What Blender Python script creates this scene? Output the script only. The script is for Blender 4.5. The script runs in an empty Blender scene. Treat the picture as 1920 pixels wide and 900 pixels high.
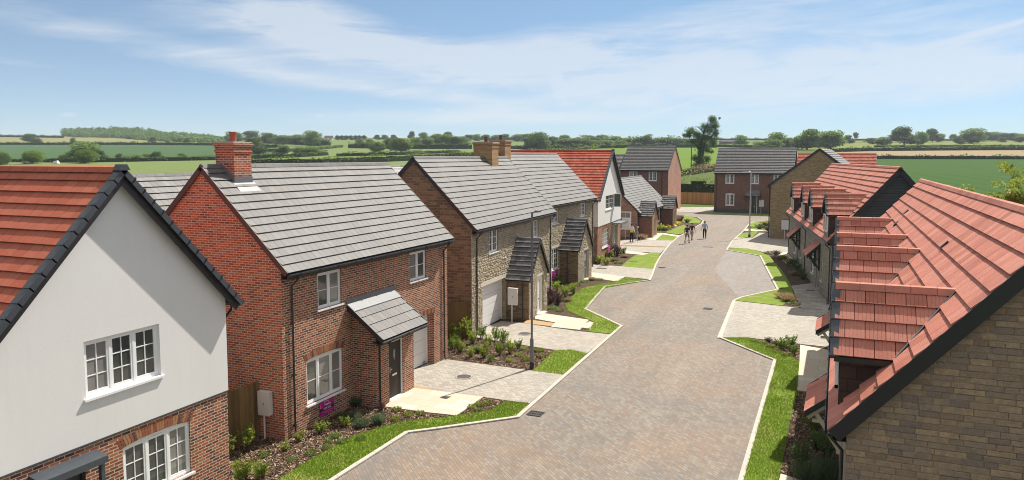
import bpy, bmesh, math, random
from math import sin, cos, tan, pi, radians, atan2, hypot, exp, sqrt
from mathutils import Vector, Matrix
random.seed(7)
C = bpy.context.scene.collection
# ---------------------------------------------------------------- camera, world, sun, exposure
# world: x = right of the street, y = along the street, z = up
F_, P_, CY_, H_, TH_ = 1413.0, .0869, 417.3, 8.666, .4075
cd = bpy.data.cameras.new('camera'); cam = bpy.data.objects.new('camera', cd); C.objects.link(cam)
cam.location = (0, 0, H_); cam.rotation_euler = (pi/2 - P_, 0, TH_)
cd.sensor_width = 36; cd.lens = F_/1920*36; cd.shift_y = -(450-CY_)/1920; cd.clip_end = 9000; cd.clip_start = .1
bpy.context.scene.camera = cam
bpy.context.scene.cycles.filter_width = 1.0
vs = bpy.context.scene.view_settings
vs.view_transform = 'Standard'; vs.look = 'None'; vs.gamma = 1; vs.exposure = 0.78
SUN = Vector((.25, .75, 1)).normalized()
sd = bpy.data.lights.new('sun', 'SUN'); so = bpy.data.objects.new('sun', sd); C.objects.link(so)
sd.energy = 4.2; sd.angle = radians(.53); sd.color = (1, .94, .84)
so.rotation_euler = SUN.to_track_quat('Z', 'Y').to_euler(); so.location = (20, 60, 80)

W = bpy.data.worlds.new('World'); bpy.context.scene.world = W; W.use_nodes = True

class NT:
    """small helper for node trees"""
    def __init__(s, tree): s.t = tree; s.n = tree.nodes; s.l = tree.links
    def new(s, typ, **kw):
        nd = s.n.new(typ)
        for k, v in kw.items():
            if k.startswith('_'): setattr(nd, k[1:], v)
            else:
                k2 = int(k[1:]) if k[0] == 'i' and k[1:].isdigit() else k.replace('_', ' ')
                s.put(nd.inputs[k2], v)
        return nd
    def put(s, sock, v):
        if isinstance(v, bpy.types.NodeSocket): s.l.new(v, sock)
        elif isinstance(v, bpy.types.Node): s.l.new(v.outputs[0], sock)
        elif isinstance(v, (tuple, list)) and len(v) == 3 and sock.type == 'RGBA': sock.default_value = (*v, 1)
        else: sock.default_value = v
    def m(s, op, a, b=0.0, c=None):
        nd = s.n.new('ShaderNodeMath'); nd.operation = op
        s.put(nd.inputs[0], a); s.put(nd.inputs[1], b)
        if c is not None: s.put(nd.inputs[2], c)
        return nd.outputs[0]
    def mix(s, fac, a, b, typ='MIX'):
        nd = s.n.new('ShaderNodeMix'); nd.data_type = 'RGBA'; nd.blend_type = typ
        s.put(nd.inputs[0], fac); s.put(nd.inputs[6], a); s.put(nd.inputs[7], b)
        return nd.outputs[2]
    def ramp(s, fac, stops, interp='LINEAR'):
        nd = s.n.new('ShaderNodeValToRGB'); nd.color_ramp.interpolation = interp
        e = nd.color_ramp.elements
        while len(e) < len(stops): e.new(.5)
        for el, (p, c) in zip(e, stops):
            el.position = p; el.color = (*c, 1) if len(c) == 3 else c
        s.put(nd.inputs[0], fac); return nd.outputs[0]
    def noise(s, vec, scale, detail=4, rough=.55, dist=0):
        nd = s.new('ShaderNodeTexNoise', Scale=scale, Detail=detail, Roughness=rough, Distortion=dist)
        if vec is not None: s.put(nd.inputs['Vector'], vec)
        return nd.outputs[0]

w = NT(W.node_tree); w.n.clear()
tc = w.new('ShaderNodeTexCoord'); sep = w.new('ShaderNodeSeparateXYZ', i0=tc.outputs['Generated'])
dx, dy, dz = sep.outputs
# the air thins quickly above the horizon: lift the sky lookup so the blue starts lower
zz = w.m('MULTIPLY', dz, 3.0)
cmb = w.new('ShaderNodeCombineXYZ', i0=dx, i1=dy, i2=zz); nrm = w.new('ShaderNodeVectorMath', _operation='NORMALIZE', i0=cmb)
sky = w.new('ShaderNodeTexSky'); sky.sky_type = 'NISHITA'; sky.sun_disc = False
sky.sun_elevation = math.asin(SUN.z); sky.sun_rotation = atan2(SUN.x, SUN.y)
sky.altitude = 100; sky.air_density = 1.0; sky.dust_density = 0.3; sky.ozone_density = 1.5
w.l.new(nrm.outputs[0], sky.inputs[0])
# azimuth (radians right of the street axis) and elevation
az = w.m('ARCTAN2', dx, dy); el = w.m('ARCSINE', dz)
def pix(u, v):                    # azimuth / elevation of a far thing
    a, b = (u-960)/F_, -(v-CY_)/F_
    X, Y, Z = a, cos(P_)+b*sin(P_), -sin(P_)+b*cos(P_)
    az_ = atan2(X, Y)-TH_
    return az_, atan2(Z, hypot(X, Y))
sv = w.new('ShaderNodeCombineXYZ', i0=w.m('ADD', w.m('MULTIPLY', az, 3.2), w.m('MULTIPLY', el, 5.0)), i1=w.m('SUBTRACT', w.m('MULTIPLY', el, 22), w.m('MULTIPLY', az, 1.5)), i2=0.0)
streak = w.noise(sv, 1.6, 7, .62, .6)
streak2 = w.noise(sv, 6.0, 5, .6, .3)
soft = w.noise(w.new('ShaderNodeCombineXYZ', i0=w.m('MULTIPLY', az, 2.0), i1=w.m('MULTIPLY', el, 9), i2=3.0), 1.7, 4, .5, .3)
tot = None
def blob(u, v, su, sv_, slope, k, tex=1):
    global tot
    a0, e0 = pix(u, v)
    A = w.m('SUBTRACT', az, a0); E = w.m('SUBTRACT', el, e0)
    E = w.m('SUBTRACT', E, w.m('MULTIPLY', A, slope))
    q = w.m('ADD', w.m('POWER', w.m('ABSOLUTE', w.m('DIVIDE', A, su/F_)), 2.0), w.m('POWER', w.m('ABSOLUTE', w.m('DIVIDE', E, sv_/F_)), 2.0))
    g = w.m('MULTIPLY', w.m('EXPONENT', w.m('MULTIPLY', q, -1.0)), k)
    tot = g if tot is None else w.m('ADD', tot, g)
blob(520, 20, 260, 42, -.22, .62); blob(740, 105, 360, 46, -.13, .62); blob(930, 120, 100, 30, .1, .3); blob(640, 160, 300, 12, -.10, .35)
blob(300, 85, 330, 22, -.16, .45); blob(1330, 45, 420, 46, .16, .5); blob(1480, 125, 460, 44, .10, .62); blob(1150, 90, 200, 30, -.1, .35)
blob(880, 222, 330, 16, 0, .6); blob(1700, 160, 340, 46, .1, .6); blob(60, 122, 200, 9, -.1, .3); blob(1700, 30, 200, 30, .2, .25)
th_ = w.m('MULTIPLY', tot, w.m('MULTIPLY', w.m('SUBTRACT', streak, .18), 2.6))
th_ = w.m('ADD', th_, w.m('MULTIPLY', w.m('MAXIMUM', w.m('SUBTRACT', soft, .45), 0.0), .55))
th_ = w.m('MULTIPLY', th_, w.m('ADD', w.m('MULTIPLY', streak2, .6), .7))
tot = None
blob(1770, 80, 170, 3.2, .235, .55); blob(1045, 150, 11, 26, -1.3, .38); blob(1054, 176, 7, 14, -1.5, .3); blob(128, 215, 13, 4, 0, .5)
blob(822, 206, 9, 2.5, 0, .35); blob(602, 217, 8, 2.5, 0, .3); blob(1057, 214, 7, 2, 0, .3); blob(1275, 198, 60, 2.5, .3, .25)
th_ = w.m('ADD', th_, w.m('MULTIPLY', tot, w.m('ADD', w.m('MULTIPLY', streak2, .9), .4)))
cl = w.new('ShaderNodeClamp', i0=th_, i1=.15, i2=.62)
haz = w.m('MULTIPLY', w.m('EXPONENT', w.m('MULTIPLY', w.m('MAXIMUM', el, 0.0), -13.0)), .74)
skyc = w.mix(1.0, sky.outputs[0], (.38, .60, .64), 'MULTIPLY')
base = w.mix(haz, skyc, (2.95, 3.02, 3.1))
up = w.m('GREATER_THAN', dz, 0.0)
col = w.mix(w.m('MULTIPLY', cl.outputs[0], 1.0), base, (3.95, 4.05, 4.15))
# pale neutral cover added to the unseen upper sky, to whiten the skylight
ov_ = w.new('ShaderNodeMapRange', Value=el, i1=.24, i2=.6, i3=0.0, i4=.9)
col = w.mix(ov_.outputs[0], col, (3.2, 3.1, 2.95))
bg = w.new('ShaderNodeBackground', Color=col, Strength=.13)
wo = w.new('ShaderNodeOutputWorld', i0=bg.outputs[0])

# ---------------------------------------------------------------- geometry of the view, used to find places on the ground
def ray(u, v):
    a = (u-960)/F_; b = -(v-CY_)/F_
    X = a; Y = cos(P_)+b*sin(P_); Z = -sin(P_)+b*cos(P_)
    return X*cos(TH_)-Y*sin(TH_), X*sin(TH_)+Y*cos(TH_), Z
def G(u, v, z=0.0):
    x, y, q = ray(u, v); t = (z-H_)/q
    return x*t, y*t
def onx(u, v, x0):
    x, y, q = ray(u, v); t = x0/x
    return y*t, H_+q*t
def ony(u, v, y0):
    x, y, q = ray(u, v); t = y0/y
    return x*t, H_+q*t
def proj(x, y, z):
    X = y*sin(TH_)+x*cos(TH_); Y = y*cos(TH_)-x*sin(TH_); Z = z-H_
    d = Y*cos(P_)-Z*sin(P_); q = Y*sin(P_)+Z*cos(P_)
    if d <= .1: return -9999, -9999
    return 960+F_*X/d, CY_-F_*q/d
PROF = [(0, 0), (128, 0), (150, 1.0), (200, 4.3), (260, 6.3), (300, 7.6), (330, 8.8), (450, 12.6), (600, 18.2), (650, 20.3), (900, 31.5), (1000, 36.8), (1100, 38.5), (1300, 37), (1800, 20), (8000, -40)]
def height(x, y):
    D = hypot(x, y); Y = y*cos(TH_)-x*sin(TH_)
    if D < 1: return 0
    Yd = max(Y, D*.35) if Y > 0 else 0
    z = 0
    for (a, za), (b, zb) in zip(PROF, PROF[1:]):
        if a <= Yd <= b: z = za+(zb-za)*(Yd-a)/(b-a); break
    X = y*sin(TH_)+x*cos(TH_)
    k = X/max(Y, 1)
    if Yd > 500:                      # the skyline sinks towards the right
        s = min(1, (Yd-500)/500.)
        z *= 1-.12*s*max(0, min(1, (k+.45)/.4))
    if Yd > 220: z += .5*sin(x*.013+1)*min(1, (Yd-220)/300)
    return z
def land(u, v, lo=60):
    """first point of the land on the line of sight"""
    x, y, q = ray(u, v); n = hypot(x, y)
    t = lo/n; last = None
    while t*n < 1500:
        if H_+q*t <= height(x*t, y*t):
            return x*t, y*t, height(x*t, y*t)
        t += .8/n
    t = 1000/n
    return x*t, y*t, height(x*t, y*t)

# ---------------------------------------------------------------- mesh building
class MB:
    def __init__(s): s.v = []; s.f = []; s.m = []
    def quad(s, *p, m=0):
        b = len(s.v); s.v += [tuple(q) for q in p]; s.f.append(tuple(range(b, b+len(p)))); s.m.append(m)
    poly = quad
    def box(s, a, b, m=0):
        x0, y0, z0 = a; x1, y1, z1 = b
        s.hexa([(x0, y0, z0), (x1, y0, z0), (x1, y1, z0), (x0, y1, z0), (x0, y0, z1), (x1, y0, z1), (x1, y1, z1), (x0, y1, z1)], m)
    def hexa(s, p, m=0):
        b = len(s.v); s.v += [tuple(q) for q in p]
        for f in ((0, 3, 2, 1), (4, 5, 6, 7), (0, 1, 5, 4), (1, 2, 6, 5), (2, 3, 7, 6), (3, 0, 4, 7)):
            s.f.append(tuple(b+i for i in f)); s.m.append(m)
    def bar(s, p, q, wdt, hgt, m=0, up=(0, 0, 1)):
        """box beam from p to q (centre line), width sideways, height along up"""
        p, q = Vector(p), Vector(q); d = (q-p).normalized(); side = d.cross(Vector(up))
        if side.length < 1e-4: side = d.cross(Vector((1, 0, 0)))
        side.normalize(); u = side.cross(d).normalized()
        a, c = side*wdt/2, u*hgt/2
        s.hexa([p-a-c, p+a-c, q+a-c, q-a-c, p-a+c, p+a+c, q+a+c, q-a+c], m)
    def tube(s, pts, r, n=8, m=0, cap=True):
        pts = [Vector(p) for p in pts]; R = r if isinstance(r, (list, tuple)) else [r]*len(pts)
        b = len(s.v); last = None
        for i, p in enumerate(pts):
            d = (pts[min(i+1, len(pts)-1)]-pts[max(i-1, 0)]).normalized()
            a = d.cross(Vector((0, 0, 1)))
            if a.length < .05: a = d.cross(Vector((0, 1, 0)))
            a.normalize()
            if last is not None and a.dot(last) < 0: a = -a
            last = a; c = d.cross(a)
            for k in range(n):
                t = 2*pi*k/n; s.v.append(tuple(p+(a*cos(t)+c*sin(t))*R[i]))
        for i in range(len(pts)-1):
            for k in range(n):
                s.f.append((b+i*n+k, b+i*n+(k+1) % n, b+(i+1)*n+(k+1) % n, b+(i+1)*n+k)); s.m.append(m)
        if cap:
            s.f.append(tuple(b+k for k in range(n))[::-1]); s.m.append(m)
            e = b+(len(pts)-1)*n; s.f.append(tuple(e+k for k in range(n))); s.m.append(m)
    def prism(s, pts, d, m=0):
        """polygon pts extruded by vector d"""
        d = Vector(d); n = len(pts); b = len(s.v); P = [Vector(p) for p in pts]
        s.v += [tuple(p) for p in P]+[tuple(p+d) for p in P]
        s.f.append(tuple(b+i for i in range(n))); s.f.append(tuple(b+n+i for i in range(n))[::-1]); s.m += [m, m]
        for i in range(n):
            j = (i+1) % n; s.f.append((b+i, b+n+i, b+n+j, b+j)); s.m.append(m)
    def mesh(s, name, mats, smooth=False, fixn=False):
        me = bpy.data.meshes.new(name); me.from_pydata(s.v, [], s.f)
        for mt in mats: me.materials.append(mt)
        me.polygons.foreach_set('material_index', s.m)
        if smooth: me.polygons.foreach_set('use_smooth', [True]*len(s.f))
        me.update()
        if fixn:
            bm = bmesh.new(); bm.from_mesh(me); bmesh.ops.recalc_face_normals(bm, faces=bm.faces); bm.to_mesh(me); bm.free()
        uv = me.uv_layers.new(name='UVMap'); dat = [0.0]*(2*len(me.loops)); vv = me.vertices
        for p in me.polygons:
            n = p.normal
            if abs(n.z) > .75: ux, uy = (1, 0, 0), (0, 1, 0)
            else:
                l = hypot(n.x, n.y); ux, uy = (-n.y/l, n.x/l, 0), (0, 0, 1)
            for li in p.loop_indices:
                c = vv[me.loops[li].vertex_index].co
                dat[2*li] = c[0]*ux[0]+c[1]*ux[1]; dat[2*li+1] = c[0]*uy[0]+c[1]*uy[1]+c[2]*uy[2]
        uv.data.foreach_set('uv', dat)
        return me
    def obj(s, name, mats, parent=None, loc=None, rz=None, smooth=False, fixn=True):
        if not isinstance(mats, (list, tuple)): mats = [mats]
        o = bpy.data.objects.new(name, s.mesh(name, mats, smooth, fixn)); C.objects.link(o)
        if parent is not None: o.parent = parent
        if loc is not None: o.location = loc
        if rz is not None: o.rotation_euler.z = rz
        return o
def tag(o, label=None, cat=None, group=None, kind=None):
    if label: o['label'] = label
    if cat: o['category'] = cat
    if group: o['group'] = group
    if kind: o['kind'] = kind
    return o
def empty(name, loc=(0, 0, 0), rz=0, **k):
    o = bpy.data.objects.new(name, None); C.objects.link(o); o.location = loc; o.rotation_euler.z = rz
    o.empty_display_size = .2
    return tag(o, **k)
def copy_tree(o, parent=None):
    c = o.copy(); C.objects.link(c)
    if parent is not None: c.parent = parent
    for ch in list(o.children): copy_tree(ch, c)
    return c

# ---------------------------------------------------------------- materials
def mat(name, rough=.6, spec=.5, metal=0):
    m_ = bpy.data.materials.new(name); m_.use_nodes = True; t = NT(m_.node_tree)
    b = m_.node_tree.nodes['Principled BSDF']; b.inputs['Roughness'].default_value = rough
    b.inputs['Specular IOR Level'].default_value = spec; b.inputs['Metallic'].default_value = metal
    return m_, t, b
def plain(name, c, rough=.6, spec=.4, metal=0, var=.12, scale=6, bump=0):
    m_, t, b = mat(name, rough, spec, metal)
    tc = t.new('ShaderNodeTexCoord')
    n = t.noise(tc.outputs['Object'], scale, 5, .6)
    col = t.mix(n, tuple(x*(1-var) for x in c), tuple(min(1, x*(1+var)) for x in c))
    t.put(b.inputs['Base Color'], col)
    if bump:
        bp = t.new('ShaderNodeBump', Height=t.noise(tc.outputs['Object'], scale*8, 4), Strength=bump, Distance=.01); t.put(b.inputs['Normal'], bp)
    return m_
def brick(name, stops, mortar, bw=.225, bh=.075, ms=.011, rough=.85, bump=.5, warp=0, vec=None, big=.25, dist=.006, shift=.5, lump=0, interp='CONSTANT', bigscale=.5):
    m_, t, b = mat(name, rough, .25)
    tc = t.new('ShaderNodeTexCoord'); uv = tc.outputs['UV']
    if warp:
        nz = t.new('ShaderNodeTexNoise', Vector=uv, Scale=3.0, Detail=2.0)
        off = t.new('ShaderNodeVectorMath', _operation='SCALE', i0=t.new('ShaderNodeVectorMath', _operation='SUBTRACT', i0=nz.outputs[1], i1=(.5, .5, .5)).outputs[0]); off.inputs[3].default_value = warp
        uv = t.new('ShaderNodeVectorMath', _operation='ADD', i0=uv, i1=off.outputs[0]).outputs[0]
    br = t.new('ShaderNodeTexBrick', Vector=uv, Color1=(0, 0, 0), Color2=(1, 1, 1), Mortar=(.5, .5, .5), Scale=1.0, Bias=0.0, Brick_Width=bw, Row_Height=bh)
    br.inputs['Mortar Size'].default_value = ms; br.inputs['Mortar Smooth'].default_value = .15; br.offset = shift
    rnd = br.outputs[0]; fac = br.outputs[1]
    cs = t.ramp(rnd, stops, interp)
    fine = t.noise(tc.outputs['UV'], 40, 4, .65); bigN = t.noise(tc.outputs['UV'], bigscale, 4, .6)
    cs = t.mix(t.m('MULTIPLY', fine, .5), cs, tuple(x*.45 for x in stops[0][1]))
    col = t.mix(fac, cs, mortar)
    k = t.m('ADD', t.m('MULTIPLY', bigN, 2*big), 1-big)
    sc = t.new('ShaderNodeVectorMath', _operation='SCALE', i0=col); t.put(sc.inputs[3], k)
    t.put(b.inputs['Base Color'], sc.outputs[0])
    h = t.m('SUBTRACT', t.m('MULTIPLY', fine, .35), fac)
    if lump:
        ln = t.noise(tc.outputs['UV'], 11, 5, .65); h = t.m('ADD', h, t.m('MULTIPLY', ln, lump))
        blot = t.new('ShaderNodeVectorMath', _operation='SCALE', i0=sc.outputs[0]); t.put(blot.inputs[3], t.m('ADD', t.m('MULTIPLY', ln, 1.1), .45)); t.put(b.inputs['Base Color'], blot.outputs[0])
    bp = t.new('ShaderNodeBump', Height=h, Strength=bump, Distance=dist); t.put(b.inputs['Normal'], bp)
    return m_
RED = [(0, (.30, .085, .045)), (.16, (.38, .125, .06)), (.34, (.24, .07, .042)), (.5, (.115, .05, .045)), (.62, (.34, .10, .05)), (.78, (.42, .17, .085)), (.9, (.07, .042, .045))]
M = {}
M['brick_red'] = brick('red_brick', RED, (.50, .42, .32))
M['brick_gable'] = brick('orange_red_brick', [(0, (.44, .10, .045)), (.2, (.50, .14, .06)), (.45, (.36, .08, .04)), (.7, (.17, .06, .05)), (.8, (.52, .17, .08))], (.48, .40, .32))
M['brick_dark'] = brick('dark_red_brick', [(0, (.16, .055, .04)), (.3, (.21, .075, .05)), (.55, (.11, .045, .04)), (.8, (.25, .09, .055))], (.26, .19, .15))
M['brick_pink'] = brick('pale_red_brick', [(0, (.598, .260, .182)), (.4, (.676, .338, .234)), (.8, (.494, .195, .143))], (.650, .520, .429))
M['brick_buff'] = brick('buff_brick', [(0, (.42, .22, .09)), (.4, (.50, .28, .12)), (.8, (.34, .17, .07))], (.42, .33, .22))
M['stone_rubble'] = brick('rubble_stone', [(0, (.459, .365, .230)), (.2, (.567, .459, .297)), (.4, (.365, .297, .203)), (.55, (.513, .419, .284)), (.7, (.621, .513, .351)), (.85, (.419, .351, .257))], (.297, .243, .169), bw=.27, bh=.115, ms=.014, warp=.07, bump=1.0, dist=.035, lump=.9)
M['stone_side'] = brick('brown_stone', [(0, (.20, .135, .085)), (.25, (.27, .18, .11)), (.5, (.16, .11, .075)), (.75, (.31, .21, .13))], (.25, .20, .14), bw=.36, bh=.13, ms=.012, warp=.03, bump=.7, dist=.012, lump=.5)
M['stone_gable'] = brick('coursed_stone', [(0, (.26, .175, .10)), (.15, (.36, .25, .14)), (.3, (.24, .165, .11)), (.45, (.30, .205, .115)), (.6, (.25, .185, .135)), (.75, (.42, .28, .14)), (.9, (.21, .145, .095))], (.33, .25, .165), bw=.33, bh=.112, ms=.011, warp=.06, bump=.9, dist=.014, lump=.55, big=.3, bigscale=.9)
M['stone_buff'] = brick('buff_stone', [(0, (.284, .202, .103)), (.3, (.335, .249, .133)), (.6, (.241, .168, .090)), (.8, (.370, .275, .146))], (.301, .241, .155), bw=.30, bh=.085, ms=.01, bump=.6, lump=.4)
M['clad'] = brick('charcoal_weatherboard', [(0, (.055, .06, .068)), (.5, (.062, .068, .076))], (.02, .022, .026), bw=8, bh=.15, ms=.012, rough=.6, bump=.5, dist=.02)
M['stone_grey'] = brick('grey_stone', [(0, (.25, .23, .20)), (.3, (.31, .285, .245)), (.6, (.19, .18, .165)), (.8, (.34, .31, .26))], (.25, .23, .20), bw=.36, bh=.12, ms=.012, warp=.03, bump=.7, lump=.5)
def render_mat():
    m_, t, b = mat('white_render', .9, .2); tc = t.new('ShaderNodeTexCoord')
    big = t.noise(tc.outputs['UV'], .5, 5, .6); fine = t.noise(tc.outputs['UV'], 60, 4, .7)
    col = t.mix(big, (.70, .69, .685), (.78, .775, .775)); st = t.new('ShaderNodeMapping', Vector=tc.outputs['UV']); st.inputs['Scale'].default_value = (4.5, .35, 1); sn = t.noise(st.outputs[0], 1.0, 5, .65)
    col = t.mix(t.m('MULTIPLY', fine, .25), col, (.62, .60, .57)); col = t.mix(t.m('MULTIPLY', t.m('MAXIMUM', t.m('SUBTRACT', sn, .5), 0.0), .5), col, (.55, .53, .50))
    t.put(b.inputs['Base Color'], col)
    t.put(b.inputs['Normal'], t.new('ShaderNodeBump', Height=fine, Strength=.5, Distance=.004)); return m_
M['render'] = render_mat()
def tile_mat(name, stops, rough=.55, spec=.5, groove=0.0, mottled=.3, lichen=None):
    m_, t, b = mat(name, rough, spec); geo = t.new('ShaderNodeNewGeometry'); tc = t.new('ShaderNodeTexCoord')
    rnd = geo.outputs['Random Per Island']
    col = t.ramp(rnd, stops)
    n = t.noise(tc.outputs['Object'], 3.0, 6, .65); n2 = t.noise(tc.outputs['Object'], 26, 4, .6)
    k = t.m('ADD', t.m('MULTIPLY', n, mottled*1.3), t.m('ADD', t.m('MULTIPLY', n2, mottled*.7), 1-mottled))
    sc = t.new('ShaderNodeVectorMath', _operation='SCALE', i0=col); t.put(sc.inputs[3], k)
    c2 = sc.outputs[0]
    if lichen:
        sp = t.noise(tc.outputs['Object'], 7, 5, .7)
        c2 = t.mix(t.m('MULTIPLY', t.m('MAXIMUM', t.m('SUBTRACT', sp, .58), 0.0), 2.2), c2, lichen)
    t.put(b.inputs['Base Color'], c2)
    h = n2
    t.put(b.inputs['Normal'], t.new('ShaderNodeBump', Height=h, Strength=.35, Distance=.006))
    return m_
M['tile_grey'] = tile_mat('grey_tile', [(0, (.126, .121, .119)), (.5, (.142, .136, .133)), (1, (.160, .154, .151))], .6, .35, mottled=.2)
M['tile_shaded'] = tile_mat('shaded_grey_tile', [(0, (.071, .069, .071)), (.5, (.105, .100, .102)), (1, (.143, .138, .138))], .5, .5)  # dark grey tile taken darker: shade on the back roof put into its colour
M['tile_dark'] = tile_mat('dark_grey_tile', [(0, (.115, .111, .115)), (.5, (.169, .162, .165)), (1, (.230, .223, .223))], .5, .5)
M['tile_red'] = tile_mat('terracotta_tile', [(0, (.414, .113, .068)), (.4, (.450, .126, .077)), (.7, (.477, .144, .090)), (1, (.432, .122, .077))], .75, .15, lichen=(.450, .270, .198))
M['tile_pink'] = tile_mat('weathered_terracotta_tile', [(0, (.41, .15, .105)), (.25, (.48, .19, .14)), (.5, (.52, .205, .15)), (.8, (.55, .24, .18)), (1, (.45, .165, .115))], .75, .18, lichen=(.56, .36, .28), mottled=.42)
M['tile_bright'] = tile_mat('bright_red_tile', [(0, (.340, .072, .043)), (.5, (.425, .102, .060)), (1, (.476, .136, .081))], .75, .2)
M['under'] = plain('roof_underlay', (.028, .025, .025), .9, .1)
M['dark_trim'] = plain('black_upvc_trim', (.022, .022, .026), .35, .5, scale=2)
M['brown_trim'] = plain('brown_verge', (.075, .045, .04), .5, .4)
M['slate_cap'] = plain('slate_grey_verge_cap', (.055, .065, .078), .38, .5, var=.25, scale=9)
M['white'] = plain('white_upvc', (.80, .81, .82), .3, .5, var=.03)
M['white_paint'] = plain('white_painted_steel', (.72, .72, .73), .45, .4, var=.04)
M['cream'] = plain('cream_stone_trim', (.60, .55, .46), .7, .3, var=.1)
M['cream_timber'] = plain('cream_painted_timber', (.55, .48, .38), .6, .3, var=.1)
M['orange_timber'] = plain('pale_timber_post', (.62, .36, .18), .6, .3)
M['lead'] = plain('lead_flashing', (.15, .16, .175), .5, .5, var=.3, scale=5)
M['pot'] = plain('terracotta_pot', (.36, .085, .06), .7, .3, var=.2)
M['pot_dark'] = plain('dark_red_pot', (.16, .04, .04), .7, .3, var=.2)
M['door_dark'] = plain('brown_door_paint', (.032, .026, .023), .55, .25)
M['door_green'] = plain('grey_green_door_paint', (.06, .075, .07), .35, .5)
M['door_black'] = plain('black_door_paint', (.015, .016, .02), .3, .5)
M['door_white'] = plain('white_door_paint', (.74, .74, .74), .35, .4, var=.03)
M['chrome'] = plain('satin_metal', (.6, .6, .6), .25, .5, 1)
M['box'] = plain('pale_grey_meter_plastic', (.64, .61, .59), .5, .4, var=.05)
M['steel'] = plain('galvanised_steel', (.17, .175, .185), .45, .5, .4, var=.15)
M['steel_light'] = plain('pale_galvanised_steel', (.45, .46, .48), .45, .5, .3, var=.1)
M['black'] = plain('black_paint', (.02, .02, .022), .45, .4)
M['iron'] = plain('cast_iron', (.09, .082, .078), .6, .4, .3, var=.3, scale=30)
M['iron_dark'] = plain('dark_cast_iron', (.02, .02, .022), .6, .4, .3)
M['kerb'] = plain('concrete_kerb', (.47, .43, .375), .85, .3, var=.18, scale=4, bump=.3)
M['wood_pole'] = plain('weathered_pole_wood', (.10, .075, .055), .85, .2, var=.3)
M['magenta'] = plain('magenta_board', (.42, .012, .22), .5, .3, var=.05)
M['pink'] = plain('pink_flash', (.85, .10, .36), .5, .3, var=.05)
M['wire'] = plain('telephone_wire', (.10, .10, .10), .6, .3)
def glass_mat(name, c, sky=.6):
    m_, t, b = mat(name, .04, .7); tc = t.new('ShaderNodeTexCoord')
    n = t.noise(tc.outputs['Object'], 1.3, 3, .5)
    t.put(b.inputs['Base Color'], t.mix(n, tuple(x*.5 for x in c), tuple(x*1.5 for x in c)))
    b.inputs['IOR'].default_value = 1.52
    t.put(b.inputs['Normal'], t.new('ShaderNodeBump', Height=t.noise(tc.outputs['Object'], 2.2, 1), Strength=.12, Distance=.02)); return m_
M['glass'] = glass_mat('window_glass', (.07, .075, .07))
M['glass2'] = glass_mat('window_glass_with_blind_behind', (.22, .21, .20))
def wood_fence(name, a, b_):
    m_, t, b = mat(name, .8, .2); tc = t.new('ShaderNodeTexCoord'); geo = t.new('ShaderNodeNewGeometry')
    s_ = t.new('ShaderNodeMapping', Vector=tc.outputs['UV']); s_.inputs['Scale'].default_value = (14, 1.2, 1)
    n = t.noise(s_.outputs[0], 2.0, 5, .6, .6)
    c = t.mix(n, a, b_)
    k = t.new('ShaderNodeVectorMath', _operation='SCALE', i0=c); t.put(k.inputs[3], t.m('ADD', t.m('MULTIPLY', geo.outputs['Random Per Island'], .55), .7))
    t.put(b.inputs['Base Color'], k.outputs[0]); return m_
M['fence'] = wood_fence('olive_fence_timber', (.115, .07, .028), (.22, .145, .06))
M['fence2'] = wood_fence('orange_fence_timber', (.416, .195, .078), (.624, .338, .143))
def paving(name, stops, joint, bw, bh, rot=0.0, patch=None, patch2=None, ms=.006, big=.24, scale=.18, rough=.8, dist=.003, shift=.5, interp='CONSTANT'):
    m_, t, b = mat(name, rough, .3); tc = t.new('ShaderNodeTexCoord')
    mp = t.new('ShaderNodeMapping', Vector=tc.outputs['Object']); mp.inputs['Rotation'].default_value = (0, 0, rot)
    br = t.new('ShaderNodeTexBrick', Vector=mp.outputs[0], Color1=(0, 0, 0), Color2=(1, 1, 1), Mortar=(.5, .5, .5), Scale=1.0, Bias=0.0, Brick_Width=bw, Row_Height=bh)
    br.inputs['Mortar Size'].default_value = ms; br.inputs['Mortar Smooth'].default_value = .2; br.offset = shift
    cs = t.ramp(br.outputs[0], stops, interp)
    pn = t.noise(tc.outputs['Object'], scale, 6, .62, .5)
    if patch:
        cs = t.mix(t.ramp(pn, [(.43, (0, 0, 0)), (.64, (.6, .6, .6))]), cs, t.mix(.45, cs, patch))
    if patch2:
        pn2 = t.noise(t.new('ShaderNodeMapping', Vector=tc.outputs['Object'], Location=(31, 7, 0)).outputs[0], scale*1.6, 6, .62, .8)
        cs = t.mix(t.ramp(pn2, [(.50, (0, 0, 0)), (.68, (.8, .8, .8))]), cs, t.mix(.6, cs, patch2))
    st = t.new('ShaderNodeMapping', Vector=tc.outputs['Object']); st.inputs['Scale'].default_value = (.9, .12, 1)
    dn = t.noise(st.outputs[0], .9, 6, .65, .35); fn = t.noise(tc.outputs['Object'], 22, 4, .7)
    col = t.mix(br.outputs[1], cs, joint)
    k = t.m('ADD', t.m('ADD', t.m('MULTIPLY', dn, big*1.6), t.m('MULTIPLY', fn, .35)), 1-big*.8-.17)
    sc = t.new('ShaderNodeVectorMath', _operation='SCALE', i0=col); t.put(sc.inputs[3], k)
    t.put(b.inputs['Base Color'], sc.outputs[0])
    t.put(b.inputs['Normal'], t.new('ShaderNodeBump', Height=t.m('SUBTRACT', t.m('MULTIPLY', fn, .4), br.outputs[1]), Strength=.5, Distance=dist)); return m_
M['road'] = paving('block_paving', [(0, (.211, .179, .148)), (.2, (.237, .211, .179)), (.38, (.175, .157, .143)), (.55, (.224, .193, .161)), (.7, (.251, .224, .193)), (.85, (.220, .166, .125))], (.134, .116, .099), .2, .1, radians(45), patch=(.323, .193, .116), patch2=(.157, .152, .152), big=.36)
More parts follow.
